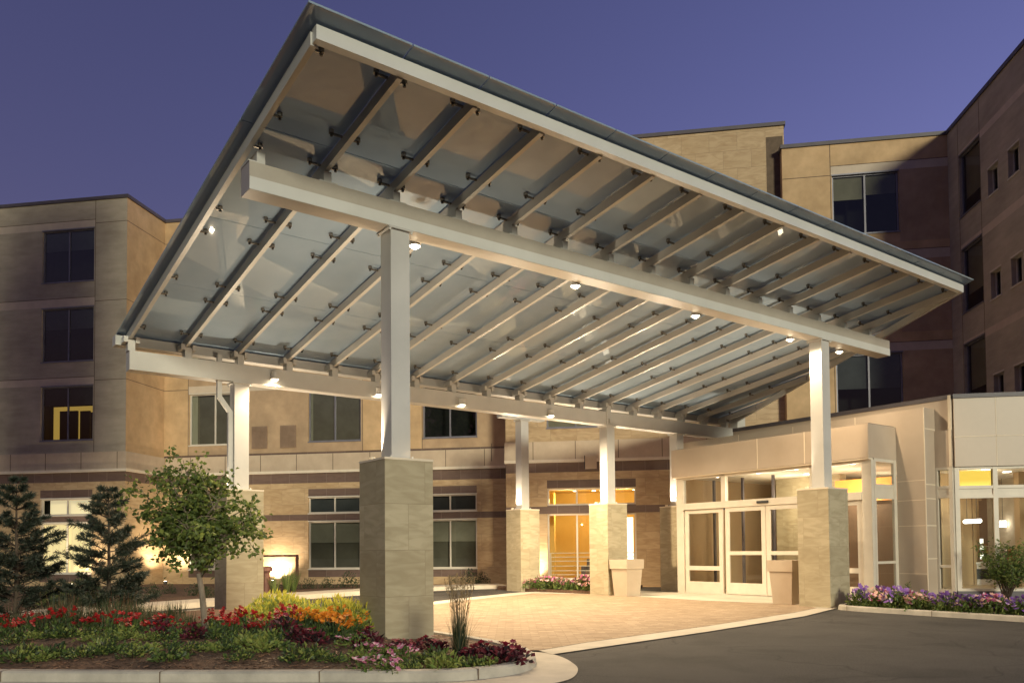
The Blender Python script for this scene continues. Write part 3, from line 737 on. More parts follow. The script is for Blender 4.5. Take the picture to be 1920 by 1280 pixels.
# ------------------------------------------------ canopy lamps
LENS = emit('lamp_lens', (1.,.87,.62), 11.)
def lamp(u, v, z, power, size=R(165), blend=.6, col=(1.,.77,.49), rad=.05):
    l = bpy.data.lights.new('canopy_lamp','SPOT'); l.energy = power; l.color = col; l.spot_size = size; l.spot_blend = blend; l.shadow_soft_size = rad
    o = bpy.data.objects.new('canopy_lamp', l); COL.objects.link(o); x,y = FC.w(u,v); o.location = (x,y,z); o.rotation_euler = (0,0,0); return o
FL = [(.84,.62),(3.99,.62),(7.08,.62),(10.17,.62),(12.08,.62)]
BL = [(1.02,6.72),(3.45,6.74),(5.72,6.76),(8.55,6.78)]
for (u,v) in FL+BL:
    front = v < 3; z = 5.76 if front else (4.86 if u < 2 else 4.80)
    q = MB(); q.tube([(u,v,z+.13),(u,v,z)],.075,12); q.tube([(u,v,z),(u,v,z-.03)],[.075,.09],12,0,False)
    q.box(u-.02,u+.02,v-.12 if front else v,v if front else v+.13,z+.05,z+.09)
    d = part('downlight', q, S, cp)
    q = MB(); q.tube([(u,v,z-.012),(u,v,z-.014)],.072,14); q.tube([(u,v,z-.014),(u,v,z-.05),(u,v,z-.07)],[.07,.055,.02],12); part('lens', q, LENS, d)
    lamp(u, v, z-.10, (LP_F if u < 9 else LP_F*.45) if front else (LP_B*.6 if u < 2 else LP_B if u < 8 else LP_B*1.7))

# ================================================================== GROUND
def poly(name, pts, z, m, kind='structure', skirt=0.):
    q = MB(); q.face([(x,y,z) for x,y in pts])
    if q.f:
        a = sum(pts[i][0]*pts[(i+1)%len(pts)][1]-pts[(i+1)%len(pts)][0]*pts[i][1] for i in range(len(pts)))
        if a < 0: q = MB(); q.face([(x,y,z) for x,y in pts[::-1]])
    if skirt:
        n = len(pts)
        for i in range(n):
            x0,y0 = pts[i]; x1,y1 = pts[(i+1)%n]
            q.face([(x0,y0,z-skirt),(x1,y1,z-skirt),(x1,y1,z),(x0,y0,z)])
    return tag(q.build(name, m), kind=kind)
def offs(pts, d):
    out = []
    for i,(x,y) in enumerate(pts):
        x0,y0 = pts[max(i-1,0)]; x1,y1 = pts[min(i+1,len(pts)-1)]
        tx,ty = x1-x0,y1-y0; l = math.hypot(tx,ty); out.append((x-ty/l*d, y+tx/l*d))
    return out
def smooth_line(pts, n=4):
    out = []
    P = [Vector((*p,0)) for p in pts]
    for i in range(len(P)-1):
        p0,p1,p2,p3 = P[max(i-1,0)],P[i],P[i+1],P[min(i+2,len(P)-1)]
        for k in range(n):
            t = k/n; v = .5*((2*p1)+(p2-p0)*t+(2*p0-5*p1+4*p2-p3)*t*t+(3*p1-p0-3*p2+p3)*t**3); out.append((v.x,v.y))
    out.append(pts[-1]); return out
CONC = mat('kerb_concrete', (.40,.37,.31), (.52,.48,.40), 1.6, .85, .25, 60., big=(5.,.82,1.08))
CONC2 = mat('pale_concrete', (.50,.45,.36), (.60,.54,.44), 1.2, .85, .2, 60., big=(3.,.88,1.06))
ASPH = mat('asphalt', (.038,.035,.032), (.088,.080,.071), 55., .88, .6, 220., big=(.5,.72,1.2))
def crack_asphalt():
    nt = ASPH.node_tree; bs = nt.nodes['Principled BSDF']; lk = bs.inputs['Base Color'].links[0]; src = lk.from_socket
    tc = N(nt,'ShaderNodeTexCoord'); no = N(nt,'ShaderNodeTexNoise'); no.inputs['Scale'].default_value = 1.3; nt.links.new(tc.outputs['Object'],no.inputs['Vector'])
    ad = N(nt,'ShaderNodeVectorMath'); ad.operation = 'MULTIPLY_ADD'; ad.inputs[1].default_value = (.5,.5,.5); nt.links.new(no.outputs['Color'],ad.inputs[0]); nt.links.new(tc.outputs['Object'],ad.inputs[2])
    vo = N(nt,'ShaderNodeTexVoronoi'); vo.feature = 'DISTANCE_TO_EDGE'; vo.inputs['Scale'].default_value = .33; nt.links.new(ad.outputs[0],vo.inputs['Vector'])
    mr = N(nt,'ShaderNodeMapRange'); mr.inputs[1].default_value = .001; mr.inputs[2].default_value = .006; mr.inputs[3].default_value = .6; mr.inputs[4].default_value = 1.; nt.links.new(vo.outputs['Distance'],mr.inputs[0])
    s2 = N(nt,'ShaderNodeTexNoise'); s2.inputs['Scale'].default_value = .9; s2.inputs['Detail'].default_value = 7; nt.links.new(tc.outputs['Object'],s2.inputs['Vector'])
    m2 = N(nt,'ShaderNodeMapRange'); m2.inputs[1].default_value = .52; m2.inputs[2].default_value = .68; m2.inputs[3].default_value = 1.; m2.inputs[4].default_value = .62; nt.links.new(s2.outputs['Fac'],m2.inputs[0])
    mm = N(nt,'ShaderNodeMath'); mm.operation = 'MULTIPLY'; nt.links.new(mr.outputs[0],mm.inputs[0]); nt.links.new(m2.outputs[0],mm.inputs[1])
    mx = N(nt,'ShaderNodeMix'); mx.data_type = 'RGBA'; mx.blend_type = 'MULTIPLY'; mx.inputs[0].default_value = 1.; nt.links.new(src,mx.inputs[6]); nt.links.new(mm.outputs[0],mx.inputs[7]); nt.links.new(mx.outputs[2],bs.inputs['Base Color'])
crack_asphalt()
SOIL = mat('bark_mulch', (.075,.042,.025), (.16,.09,.052), 30., .95, 1., 60., big=(2.,.7,1.2))
def paver_mat():
    m = stone('paver_blocks', (.33,.245,.155), (.46,.35,.235), (.22,.145,.085), .26, .12, (.27,.19,.12), .85, .9, .5, .008); return m
g = MB(); g.face([(-150,-60,-.055),(150,-60,-.055),(150,220,-.055),(-150,220,-.055)]); tag(g.build('ground', ASPH), kind='structure')
isl = smooth_line([(-16,9.3),(-9,8.62),(-5.21,8.3),(-3.53,8.16),(-1.92,8.09),(-.80,8.05),(-.35,8.18),(.0,8.46),(.2,8.82),(.27,9.31),(.19,9.93),(-.02,10.42),(-.46,11.2),(-1.7,12.85),(-3.2,14.85),(-4.6,16.7),(-5.3,17.45),(-6.1,17.5),(-7.4,16.0),(-9.4,13.4),(-16,9.8)], 4)
def kerb(name, line, w, z, label=None, down=.14, joints=1.55):
    q = MB(); a = line; b = offs(line, w); a2 = offs(line, .018)
    acc = 0
    for i in range(len(a)-1):
        q.face([(*a[i],z-down),(*a[i+1],z-down),(*a2[i+1],z-.02),(*a2[i],z-.02)])
        q.face([(*a2[i],z-.02),(*a2[i+1],z-.02),(*offs(line,.04)[i+1],z),(*offs(line,.04)[i],z)])
        q.face([(*offs(line,.04)[i],z),(*offs(line,.04)[i+1],z),(*b[i+1],z),(*b[i],z)])
        q.face([(*b[i],z),(*b[i+1],z),(*b[i+1],z-down),(*b[i],z-down)])
    acc = 0.; mi = 1
    for i in range(len(a)-1):
        l = math.hypot(a[i+1][0]-a[i][0],a[i+1][1]-a[i][1]); acc += l
        if acc > joints:
            acc = 0.; t = Vector((a[i+1][0]-a[i][0],a[i+1][1]-a[i][1],0)).normalized()*.006; n_ = Vector((-t.y,t.x,0)).normalized(); p0 = Vector((*a[i+1],0))-n_*.002; p1 = Vector((*b[i+1],0))
            q.face([p0-t+Vector((0,0,z-down)),p0+t+Vector((0,0,z-down)),p0+t+Vector((0,0,z+.002)),p0-t+Vector((0,0,z+.002))],1); q.face([p0-t+Vector((0,0,z+.002)),p0+t+Vector((0,0,z+.002)),p1+t+Vector((0,0,z+.002)),p1-t+Vector((0,0,z+.002))],1)
    o = q.build(name, [CONC,M['joint']]); return tag(o, kind='structure')
kerb('kerb', isl, .16, .06)
def sstep(t): t = min(max(t,0.),1.); return t*t*(3-2*t)
def mound(x,y):
    """height of the soil in the island: rises away from the kerb"""
    d = 9.
    for (xa,ya),(xb,yb) in zip(isl,isl[1:]):
        l2 = (xb-xa)**2+(yb-ya)**2 or 1e-9; t = min(max(((x-xa)*(xb-xa)+(y-ya)*(yb-ya))/l2,0),1); d = min(d,math.hypot(x-xa-t*(xb-xa),y-ya-t*(yb-ya)))
    return .032+.15*sstep((d-.25)/1.7)*(1-.75*sstep((x+2.4)/1.2))
import bmesh
bm = bmesh.new(); bm.faces.new([bm.verts.new((x,y,0)) for x,y in offs(isl,.15)]); bmesh.ops.triangulate(bm, faces=bm.faces[:])
for _ in range(7):
    ed = [e for e in bm.edges if e.calc_length() > .55]
    if not ed: break
    bmesh.ops.subdivide_edges(bm, edges=ed, cuts=1); bmesh.ops.triangulate(bm, faces=[f for f in bm.faces if len(f.verts) > 3])
for v in bm.verts: v.co.z = mound(v.co.x,v.co.y)
bmesh.ops.recalc_face_normals(bm, faces=bm.faces[:])
me = bpy.data.meshes.new('planting_bed'); bm.to_mesh(me); bm.free(); me.materials.append(SOIL)
if me.polygons[0].normal.z < 0: me.flip_normals()
me.polygons.foreach_set('use_smooth',[True]*len(me.polygons)); o = bpy.data.objects.new('planting_bed',me); COL.objects.link(o); tag(o,kind='structure')
gut = smooth_line([(-16,8.95),(-9,8.28),(-5.2,7.98),(-3.5,7.84),(-1.9,7.77),(-.75,7.7),(-.1,7.72),(.3,7.85),(.58,8.2),(.70,8.85),(.66,9.44),(.56,9.9),(.39,10.25),(-.04,10.47)],5)+[(.19,9.93),(.27,9.31),(.2,8.82),(0,8.46),(-.35,8.18),(-.8,8.05),(-1.92,8.09),(-3.53,8.16),(-5.21,8.3),(-9,8.62),(-16,9.3)]
poly('gutter_pan', gut, -.045, CONC2)
pav = [(.33,10.42),(1.02,11.28),(3.13,13.38),(5.54,16.05),(6.45,17.25),(6.3,18.3),(4.65,19.9),(2.4,23.2),(.61,23.9),(-1.15,21.0),(-1.85,19.42),(-3.5,17.2),(-4.4,16.55),(-3.2,14.95),(-1.7,12.95),(-.46,11.3),(-.02,10.5)]
poly('paved_forecourt', pav, -.036, paver_mat())
fb_ = [(.33,10.42),(1.02,11.28),(3.13,13.38),(5.54,16.05),(6.45,17.25),(6.75,17.05),(5.44,15.22),(2.97,12.55),(.48,10.05)]
poly('concrete_band', fb_, -.040, CONC2)
bb_ = [(.61,23.9),(-1.15,21.0),(-1.85,19.42),(-3.5,17.2),(-4.4,16.55),(-4.7,16.95),(-3.95,17.7),(-2.25,19.9),(-1.55,21.5),(.2,24.6),(.9,25.0),(2.4,23.6),(2.4,23.2)]
poly('concrete_band', bb_, -.0405, CONC2)
sw = [(2.4,23.2),(4.65,19.9),(6.3,18.3),(6.45,17.25),(6.75,17.05),(7.0,17.4),(8.3,18.7),(4.72,23.75),(3.7,25.0),(3.0,24.4),(2.4,23.6)]
poly('entrance_walk', sw, -.034, CONC2)
wl = smooth_line([(-.2,27.2),(-1.4,26.85),(-2.43,26.15),(-4.7,23.7),(-6.46,20.9),(-8.0,18.2),(-9.6,15.8),(-13,11.5)], 3)
wb = offs(wl, -1.25)
poly('sidewalk', wl+wb[::-1], .07, CONC2, skirt=.13)
poly('planting_bed', wb+[(-26,13),(-26.5,31.4),(-13.5,31.2),(-.3,28.0)], .055, SOIL)
p3 = [(-.45,27.6),(-.5,26.5),(-.05,25.9),(.64,24.95),(1.5,24.0),(2.3,23.3),(2.9,23.6),(3.3,24.5),(3.6,25.2),(4.3,26.9),(4.,27.6)]
poly('planting_bed', p3, .04, SOIL, skirt=.1)
rk = smooth_line([(9.9,11.6),(8.66,13.75),(7.96,14.82),(7.2,15.95),(6.86,16.5),(6.75,16.9),(6.95,17.25),(7.6,17.9)],4)
kerb('kerb', rk[::-1], .14, .045, down=.12)
poly('planting_bed', offs(rk[::-1],.13)[::-1]+[(8.2,18.6),(8.9,18.8),(14,19.5),(14,10.)], .0, SOIL)
# ================================================================== PLANTS
def leafmat(name, a, b=None, tr=.35, rough=.55):
    m = bpy.data.materials.new(name); m.use_nodes = True; nt = m.node_tree; bs = nt.nodes['Principled BSDF']; out = nt.nodes['Material Output']
    cr, no, mp = noise_mix(nt, a, b or tuple(c*1.5 for c in a), 9., 3.)
    nt.links.new(cr.outputs[0], bs.inputs['Base Color']); bs.inputs['Roughness'].default_value = rough
    t = N(nt,'ShaderNodeBsdfTranslucent'); nt.links.new(cr.outputs[0], t.inputs[0])
    mx = N(nt,'ShaderNodeMixShader'); mx.inputs[0].default_value = tr
    nt.links.new(bs.outputs[0], mx.inputs[1]); nt.links.new(t.outputs[0], mx.inputs[2]); nt.links.new(mx.outputs[0], out.inputs[0]); return m
LG = [leafmat('leaf_green', (.06,.10,.025)), leafmat('leaf_mid', (.095,.145,.035)), leafmat('leaf_light', (.17,.21,.055))]
LD = [leafmat('leaf_dark', (.022,.04,.018)), leafmat('leaf_deep', (.032,.055,.022)), leafmat('leaf_olive', (.05,.06,.025))]
LY = [leafmat('leaf_yellow', (.42,.38,.05)), leafmat('leaf_lime', (.30,.32,.05)), leafmat('leaf_gold', (.50,.42,.08))]
LM = [leafmat('leaf_maroon', (.07,.012,.022)), leafmat('leaf_wine', (.12,.02,.03)), leafmat('leaf_black', (.02,.012,.014))]
RED = leafmat('red_petal', (.22,.008,.012), (.46,.02,.02), .2); EYE = leafmat('pale_eye', (.55,.42,.5), (.7,.6,.62), .2); ORG = leafmat('orange_petal', (.65,.20,.015), (.80,.34,.03), .2)
PNK = leafmat('pink_petal', (.46,.13,.26), (.62,.24,.38), .2); PUR = leafmat('purple_petal', (.17,.075,.34), (.28,.13,.46), .2); PEA = leafmat('peach_petal', (.62,.34,.27), (.78,.5,.42), .2)
PNKD = leafmat('deep_pink_petal', (.34,.06,.16), (.48,.12,.25), .2); PURD = leafmat('deep_purple_petal', (.09,.035,.2), (.16,.07,.3), .2)
WINE = leafmat('wine_petal', (.16,.012,.03), (.26,.02,.045), .2); RST = leafmat('rust_stem', (.12,.06,.035), (.18,.09,.05), .2); STR = leafmat('straw_blade', (.24,.17,.09), (.36,.27,.15), .3)
BARK = mat('grey_bark', (.16,.125,.09), (.25,.20,.15), 14., .9, .6, 60., stretch=(1,1,.3)); BARKD = mat('dark_bark', (.05,.035,.025), (.09,.065,.045), 14., .9, .5, 60.)
rnd = random.Random(11)
def leaf_at(mb, p, d, L, W, mi, fold=.25):
    d = Vector(d).normalized(); p = Vector(p)
    s_ = d.cross(Vector((rnd.uniform(-1,1),rnd.uniform(-1,1),rnd.uniform(-.2,1)))); 
    if s_.length < 1e-3: s_ = Vector((1,0,0))
    s_.normalize(); n = s_.cross(d)
    a = p; c = p+d*L-n*L*.15; l = p+d*L*.5+s_*W/2+n*W*fold; r = p+d*L*.5-s_*W/2+n*W*fold
    i = len(mb.v); mb.v.extend([tuple(a),tuple(r),tuple(c),tuple(l)]); mb.f.append((i,i+1,i+2,i+3)); mb.m.append(mi); mb.uv.append([(0,0)]*4)
def blade(mb, p, d, L, W, mi, droop=.3, seg=3):
    p = Vector(p); d = Vector(d).normalized(); s_ = d.cross(Vector((0,0,1)));
    if s_.length < 1e-3: s_ = Vector((1,0,0))
    s_.normalize(); out = Vector((d.x,d.y,0)); prev = None
    for k in range(seg+1):
        t = k/seg; q = p+d*L*t+(out*.6-Vector((0,0,1)))*droop*L*t*t; w_ = W*(1-t*.9)/2
        cur = (q-s_*w_, q+s_*w_)
        if prev:
            i = len(mb.v); mb.v.extend([tuple(prev[0]),tuple(prev[1]),tuple(cur[1]),tuple(cur[0])]); mb.f.append((i,i+1,i+2,i+3)); mb.m.append(mi); mb.uv.append([(0,0)]*4)
        prev = cur
def flower(mb, p, r, mi, n=6, tilt=None, cup=.35, ci=None):
    p = Vector(p); nrm = Vector(tilt or (rnd.uniform(-.6,.6),rnd.uniform(-1.,.2),1)).normalized(); a = nrm.orthogonal().normalized(); b = nrm.cross(a)
    for k in range(n):
        t = 2*math.pi*k/n; t2 = 2*math.pi*(k+1)/n; tm = (t+t2)/2
        e1 = p+(a*math.cos(t)+b*math.sin(t))*r*.72+nrm*r*cup*.6; e2 = p+(a*math.cos(t2)+b*math.sin(t2))*r*.72+nrm*r*cup*.6; m_ = p+(a*math.cos(tm)+b*math.sin(tm))*r+nrm*r*cup
        i = len(mb.v); mb.v.extend([tuple(p),tuple(e1),tuple(m_),tuple(e2)]); mb.f.append((i,i+1,i+2,i+3)); mb.m.append(mi if ci is None or k % 3 else ci); mb.uv.append([(0,0)]*4)
def dome(mb, n, rx, rz, L, W, mis, z0=.0, thick=.45, up=.5):
    for _ in range(n):
        t = rnd.uniform(0,2*math.pi); ph = math.acos(rnd.uniform(.0,1)); k = 1-thick*rnd.random()**1.5
        b = 1+.22*math.sin(3*t+mb_seed[0])+.15*math.sin(5*t+2*mb_seed[0])
        d = Vector((math.sin(ph)*math.cos(t),math.sin(ph)*math.sin(t),math.cos(ph)))
        p = Vector((d.x*rx*k*b,d.y*rx*k*b,z0+d.z*rz*k)); e = (d+Vector((rnd.gauss(0,.5),rnd.gauss(0,.5),up+rnd.gauss(0,.4))))
        leaf_at(mb, p, e, L*rnd.uniform(.7,1.25), W*rnd.uniform(.7,1.25), rnd.choice(mis))
mb_seed = [0.]
def proto(kind, i):
    mb_seed[0] = i*1.7; F = MB(); B = MB(); fm = None
    if kind == 'green':
        dome(B, 150, .17, .14, .06, .032, ((0,1,1,2,3,3,4),(0,1,3,3,4,5),(1,2,2,5,5))[i], thick=.8)
        return (B,LG+LD[1:]+[leafmat('leaf_limey',(.20,.23,.06))]),(None,None)
    if kind == 'dark':
        dome(B, 120, .15, .20, .075, .05, (0,1,2)); 
        for _ in range(9):
            t = rnd.uniform(0,6.28); r_ = rnd.uniform(0,.13); flower(F,(r_*math.cos(t),r_*math.sin(t),.17+rnd.uniform(0,.09)),.035,0,6)
        return (B,LM),(F,[WINE])
    if kind in ('red','orange'):
        dome(B, 120, .15, .15, .06, .032, (0,1,3,3,4), thick=.8)
        for _ in range((7,11,15)[i] if kind == 'red' else 14):
            t = rnd.uniform(0,6.28); r_ = .16*math.sqrt(rnd.random()); z = .19+rnd.uniform(-.02,.07)
            B.tube([(r_*.6*math.cos(t),r_*.6*math.sin(t),.08),(r_*math.cos(t),r_*math.sin(t),z)],.004,3,0,False)
            for q in range(3): flower(F,(r_*math.cos(t)+rnd.gauss(0,.008),r_*math.sin(t)+rnd.gauss(0,.008),z+q*.011),.034-q*.007,0,7,cup=.2+q*.3)
        return (B,LG+LD[1:]),(F,[RED if kind == 'red' else ORG])
    if kind == 'yellow':
        dome(B, 620, .38, .30, .06, .036, (0,1,1,2,3,3), thick=.55, up=.7); 
        for _ in range(40):
            t = rnd.uniform(0,6.28); r_ = rnd.uniform(0,.3); leaf_at(B,(r_*math.cos(t),r_*math.sin(t),.28*math.cos(r_*3)+rnd.uniform(0,.06)),(rnd.gauss(0,.3),rnd.gauss(0,.3),1),.09,.02,0)
        return (B,LY+[LG[2]]),(None,None)
    if kind == 'tall':
        for _ in range(130):
            t = rnd.uniform(0,6.28); r_ = .2*math.sqrt(rnd.random()); blade(B,(r_*math.cos(t),r_*math.sin(t),0),(math.cos(t)*.25+rnd.gauss(0,.1),math.sin(t)*.25+rnd.gauss(0,.1),1),rnd.uniform(.26,.46),.014,rnd.choice((0,1,2,2,3)),.05,2)
        dome(B, 90, .2, .22, .06, .025, (0,1,2))
        return (B,LD+[RST]),(None,None)
    if kind in ('pink','purple','peach'):
        dome(B, 150, .19, .15, .05, .03, (0,1,2))
        for _ in range(20 if kind != 'pink' else 17):
            t = rnd.uniform(0,6.28); r_ = .20*math.sqrt(rnd.random()); flower(F,(r_*math.cos(t),r_*math.sin(t),.15*math.sqrt(max(.1,1-(r_/.24)**2))+rnd.uniform(-.02,.05)),rnd.uniform(.03,.048),rnd.choice((0,0,1)),6,cup=.25,ci=rnd.choice((None,2)))
        return (B,LG),(F,[{'pink':PNK,'purple':PUR,'peach':PEA}[kind],{'pink':PNKD,'purple':PURD,'peach':PNKD}[kind],EYE])
    if kind == 'bshrub':
        dome(B, 260, .30, .40, .06, .03, (0,1,2), thick=.7); return (B,LD),(None,None)
    if kind == 'gbush':
        dome(B, 380, .42, .55, .07, .03, (0,1,2), thick=.6); return (B,LG),(None,None)
    if kind == 'bgrass':
        for _ in range(130):
            t = rnd.uniform(0,6.28); blade(B,(.05*math.cos(t),.05*math.sin(t),0),(math.cos(t)*.28,math.sin(t)*.28,1),rnd.uniform(.5,.85),.012,rnd.choice((0,1,2)),.12,3)
        return (B,LG),(None,None)
PL = {
'green': [(-5.73, 9.2), (-5.43, 9.07), (-5.23, 9.07), (-5.23, 9.32), (-4.86, 9.19), (-4.8, 9.49), (-4.58, 9.4), (-4.27, 9.19), (-4.19, 9.39), (-3.78, 8.98), (-3.69, 9.39), (-3.47, 9.38), (-3.27, 9.38), (-2.98, 8.95), (-2.86, 9.3), (-2.47, 8.92), (-2.31, 8.86), (-2.12, 8.99), (-1.91, 8.84), (-6.08, 9.92), (-6.03, 10.27), (-5.88, 10.34), (-5.68, 10.38), (-5.23, 10.05), (-4.99, 9.99), (-4.81, 10.18), (-4.46, 10.06), (-4.26, 10.04), (-4.06, 10.26), (-3.78, 10.26), (-3.4, 9.79), (-3.24, 9.81), (-3.0, 9.9), (-2.87, 10.18), (-0.95, 8.67), (-0.72, 8.37), (-0.6, 8.56), (-0.43, 8.47), (-0.28, 8.54), (-0.87, 9.1), (-1.05, 8.39)],
'dark': [(-4.39, 10.15), (-4.55, 10.88), (-4.2, 10.42), (-3.95, 10.12), (-4.83, 11.16), (-3.35, 10.42), (-3.03, 10.05), (-2.91, 10.32), (-2.6, 9.91), (-2.36, 9.58), (-1.73, 9.74), (-1.94, 9.97), (-1.39, 9.82), (-1.22, 9.7), (-1.04, 9.8), (-0.89, 9.68), (-0.68, 8.9), (-0.51, 8.89), (-0.34, 8.97), (-0.15, 8.66), (-0.01, 8.77), (-1.06, 9.39), (-0.38, 9.34)],
'red': [(-4.24, 11.39), (-4.17, 11.52), (-3.94, 11.22), (-4.02, 11.95), (-3.64, 11.34), (-3.38, 10.91), (-3.18, 10.64), (-3.22, 11.16), (-3.17, 11.44), (-2.93, 10.75), (-3.48, 10.2), (-3.26, 10.35), (-3.63, 10.1), (-2.97, 10.51), (-3.53, 10.8), (-6.27, 10.76), (-6.11, 11.0), (-5.58, 10.65), (-5.45, 10.95), (-5.14, 11.05), (-4.81, 11.29), (-4.27, 10.43), (-6.89, 11.19), (-6.52, 10.42), (-7.5, 12.75), (-7.51, 13.48), (-7.7, 12.28), (-6.2, 10.29), (-5.02, 10.43), (-4.74, 10.64)],
'orange': [(-2.89, 10.87), (-2.79, 11.13), (-2.51, 10.59), (-2.39, 10.71), (-2.2, 10.45), (-2.35, 10.0), (-2.05, 9.98), (-1.99, 10.31), (-2.19, 9.93), (-2.57, 10.24)],
'yellow': [(-4.07, 12.44), (-4.0, 12.96), (-3.74, 12.93), (-3.36, 12.54), (-2.99, 12.18), (-2.66, 11.83), (-2.38, 11.51), (-4.28, 14.17), (-4.01, 14.37), (-3.51, 13.78), (-3.03, 13.05), (-2.67, 12.48), (-2.21, 11.22)],
'tall': [(-7.05, 11.76), (-6.84, 11.89), (-6.73, 12.11), (-6.29, 11.85), (-6.23, 12.31), (-5.77, 12.03), (-5.74, 12.59), (-5.29, 12.22), (-5.2, 12.54), (-4.73, 11.86), (-5.17, 11.61), (-7.06, 12.97), (-7.99, 12.97), (-6.49, 13.19), (-6.22, 13.35)],
'pink': [(-1.68, 9.34), (-1.48, 9.05), (-1.35, 9.22), (-1.43, 8.3), (-1.23, 8.21), (-1.19, 8.85), (-1.85, 9.65)],
'bshrub': [(-9.78, 22.08), (-9.99, 23.72), (-8.65, 22.41), (-7.95, 21.32), (-7.01, 25.73), (-6.48, 25.98), (-5.95, 26.24), (-5.31, 26.48), (-2.12, 29.14), (-1.5, 29.01), (-1.08, 29.38)],
'bgrass': [(-7.24, 23.27), (-6.78, 23.19), (-6.58, 23.74), (-6.55, 24.34)],
'gbush': [(-10.51, 18.33), (-10.63, 19.26), (-10.42, 19.62), (-9.9, 19.16)],
}
def along(pts, step, rows, jit):
    out = []
    for off in rows:
        L_ = offs(smooth_line(pts,6), off); acc = 0.
        for (xa,ya),(xb,yb) in zip(L_,L_[1:]):
            l = math.hypot(xb-xa,yb-ya); acc += l
            if acc >= step: acc = 0.; out.append((xb+rnd.uniform(-jit,jit), yb+rnd.uniform(-jit,jit)))
    return out
rb = along([(6.98,17.2),(6.9,16.5),(7.2,15.95),(7.96,14.82),(8.66,13.75),(9.6,12.2)], .27, (.30,.54,.80), .05)
rb2 = along([(7.3,17.7),(7.6,16.6),(8.5,15.3),(9.4,14.)], .3, (-.05,), .08)
PL['purple'] = [p for i,p in enumerate(rb) if (i*7) % 5 in (0,1,2)] + rb2[::2]
PL['peach'] = [p for i,p in enumerate(rb) if (i*7) % 5 in (3,4)] + rb2[1::2]
PL['lightpink'] = along([(-.25,26.2),(.0,25.85),(.7,24.85),(1.6,23.9),(2.3,23.35)], .30, (.18,.42,.68), .06)
INFO = {
'green': ('bedding_plant','low leafy green perennial edging the front of the island bed','bedding plant','green perennials edging the island bed'),
'dark': ('coleus_plant','dark maroon leaved bedding plant in the island flower bed','bedding plant','maroon bedding plants in the island bed'),
'red': ('red_flower','bright red flowering bedding plant in the island flower bed','flower','red flowering plants in the island bed'),
'orange': ('marigold','orange marigold clump just left of the front pedestal','flower','orange marigolds by the front pedestal'),
'yellow': ('yellow_shrub','bright yellow leaved low shrub between the front and left stone pedestals','shrub','yellow shrubs behind the red flowers'),
'tall': ('salvia_plant','upright dark stemmed plant around the foot of the pine trees','bedding plant','upright dark plants below the pines'),
'pink': ('petunia','pink petunia clump at the kerb just in front of the front pedestal','flower','pink petunias before the front pedestal'),
'purple': ('petunia','purple petunia clump along the kerb right of the entrance doors','flower','purple petunias along the right kerb'),
'peach': ('petunia','peach pink petunia clump along the kerb right of the entrance doors','flower','peach petunias along the right kerb'),
'lightpink': ('petunia','pale pink petunia clump in the bed round the rear stone pedestals','flower','pale petunias round the rear pedestals'),
'bshrub': ('low_shrub','small dark shrub in the bed along the hotel wall','shrub','dark shrubs along the hotel wall'),
'gbush': ('green_bush','mid green rounded bush seen behind the pine trees','shrub','green bushes behind the pines'),
'bgrass': ('grass_tuft','short upright green grass tuft beside the brown bollard','ornamental grass','grass tufts beside the bollard')}
BEDZ = {'purple':.0,'peach':.0,'lightpink':.04,'bshrub':.05,'gbush':.05,'bgrass':.05}
for kind, spots_ in PL.items():
    nm,lab,cat,grp = INFO[kind]
    src = []
    for i in range(3):
        (B,bm_),(F,fm_) = proto('peach' if kind == 'lightpink' else kind, i)
        src.append(((B,bm_),(F,fm_)))
    roots = [None]*3
    if kind == 'green': spots_ = spots_+[(x+rnd.uniform(-.1,.1)+.17,y+.16) for x,y in spots_[:34:2]]+[p_ for p_ in PL['red'][::4]]
    spots_ = [q_ for j_,q_ in enumerate(spots_) if not (kind == 'dark' and j_ % 5 == 1)]
    for i,(x,y) in enumerate(spots_):
        v_ = i % 3; s_ = rnd.uniform(.62,1.22) if kind not in ('purple','peach','lightpink') else rnd.uniform(1.0,1.4)
        if roots[v_] is None:
            (B,bm_),(F,fm_) = src[v_]
            o = B.build(nm, bm_)
            if F is not None and F.f:
                f = F.build('blossom', fm_, o)
            roots[v_] = o
        else:
            o = copy_tree(roots[v_])
        o.location = (x,y,BEDZ[kind] if kind in BEDZ else mound(x,y)-.01); o.rotation_euler = (0,0,rnd.uniform(0,6.28)); o.scale = (s_,s_,s_*rnd.uniform(.85,1.2)*{'green':.85,'purple':1.45,'peach':1.45,'lightpink':1.5,'dark':.8}.get(kind,1.))
        tag(o, lab, cat, grp)
# ---- mulch chips
q = MB()
import_poly = offs(isl,.2)
def inside(x,y,P):
    c = False; n = len(P)
    for i in range(n):
        x0,y0 = P[i]; x1,y1 = P[(i+1)%n]
        if (y0 > y) != (y1 > y) and x < (x1-x0)*(y-y0)/(y1-y0)+x0: c = not c
    return c
cnt = 0
while cnt < 5000:
    x,y = rnd.uniform(-6.5,.2), rnd.uniform(8.1,11.8)
    if not inside(x,y,import_poly): continue
    cnt += 1; t = rnd.uniform(0,6.28); l = rnd.uniform(.012,.04); w_ = rnd.uniform(.005,.012); z = mound(x,y)+.003+rnd.uniform(0,.014)
    c_,s_ = math.cos(t),math.sin(t); tz = rnd.uniform(-.012,.014)
    q.face([(x-c_*l+s_*w_,y-s_*l-c_*w_,z),(x+c_*l+s_*w_,y+s_*l-c_*w_,z+tz),(x+c_*l-s_*w_,y+s_*l+c_*w_,z+tz+.004),(x-c_*l-s_*w_,y-s_*l+c_*w_,z+.004)], rnd.randrange(3))
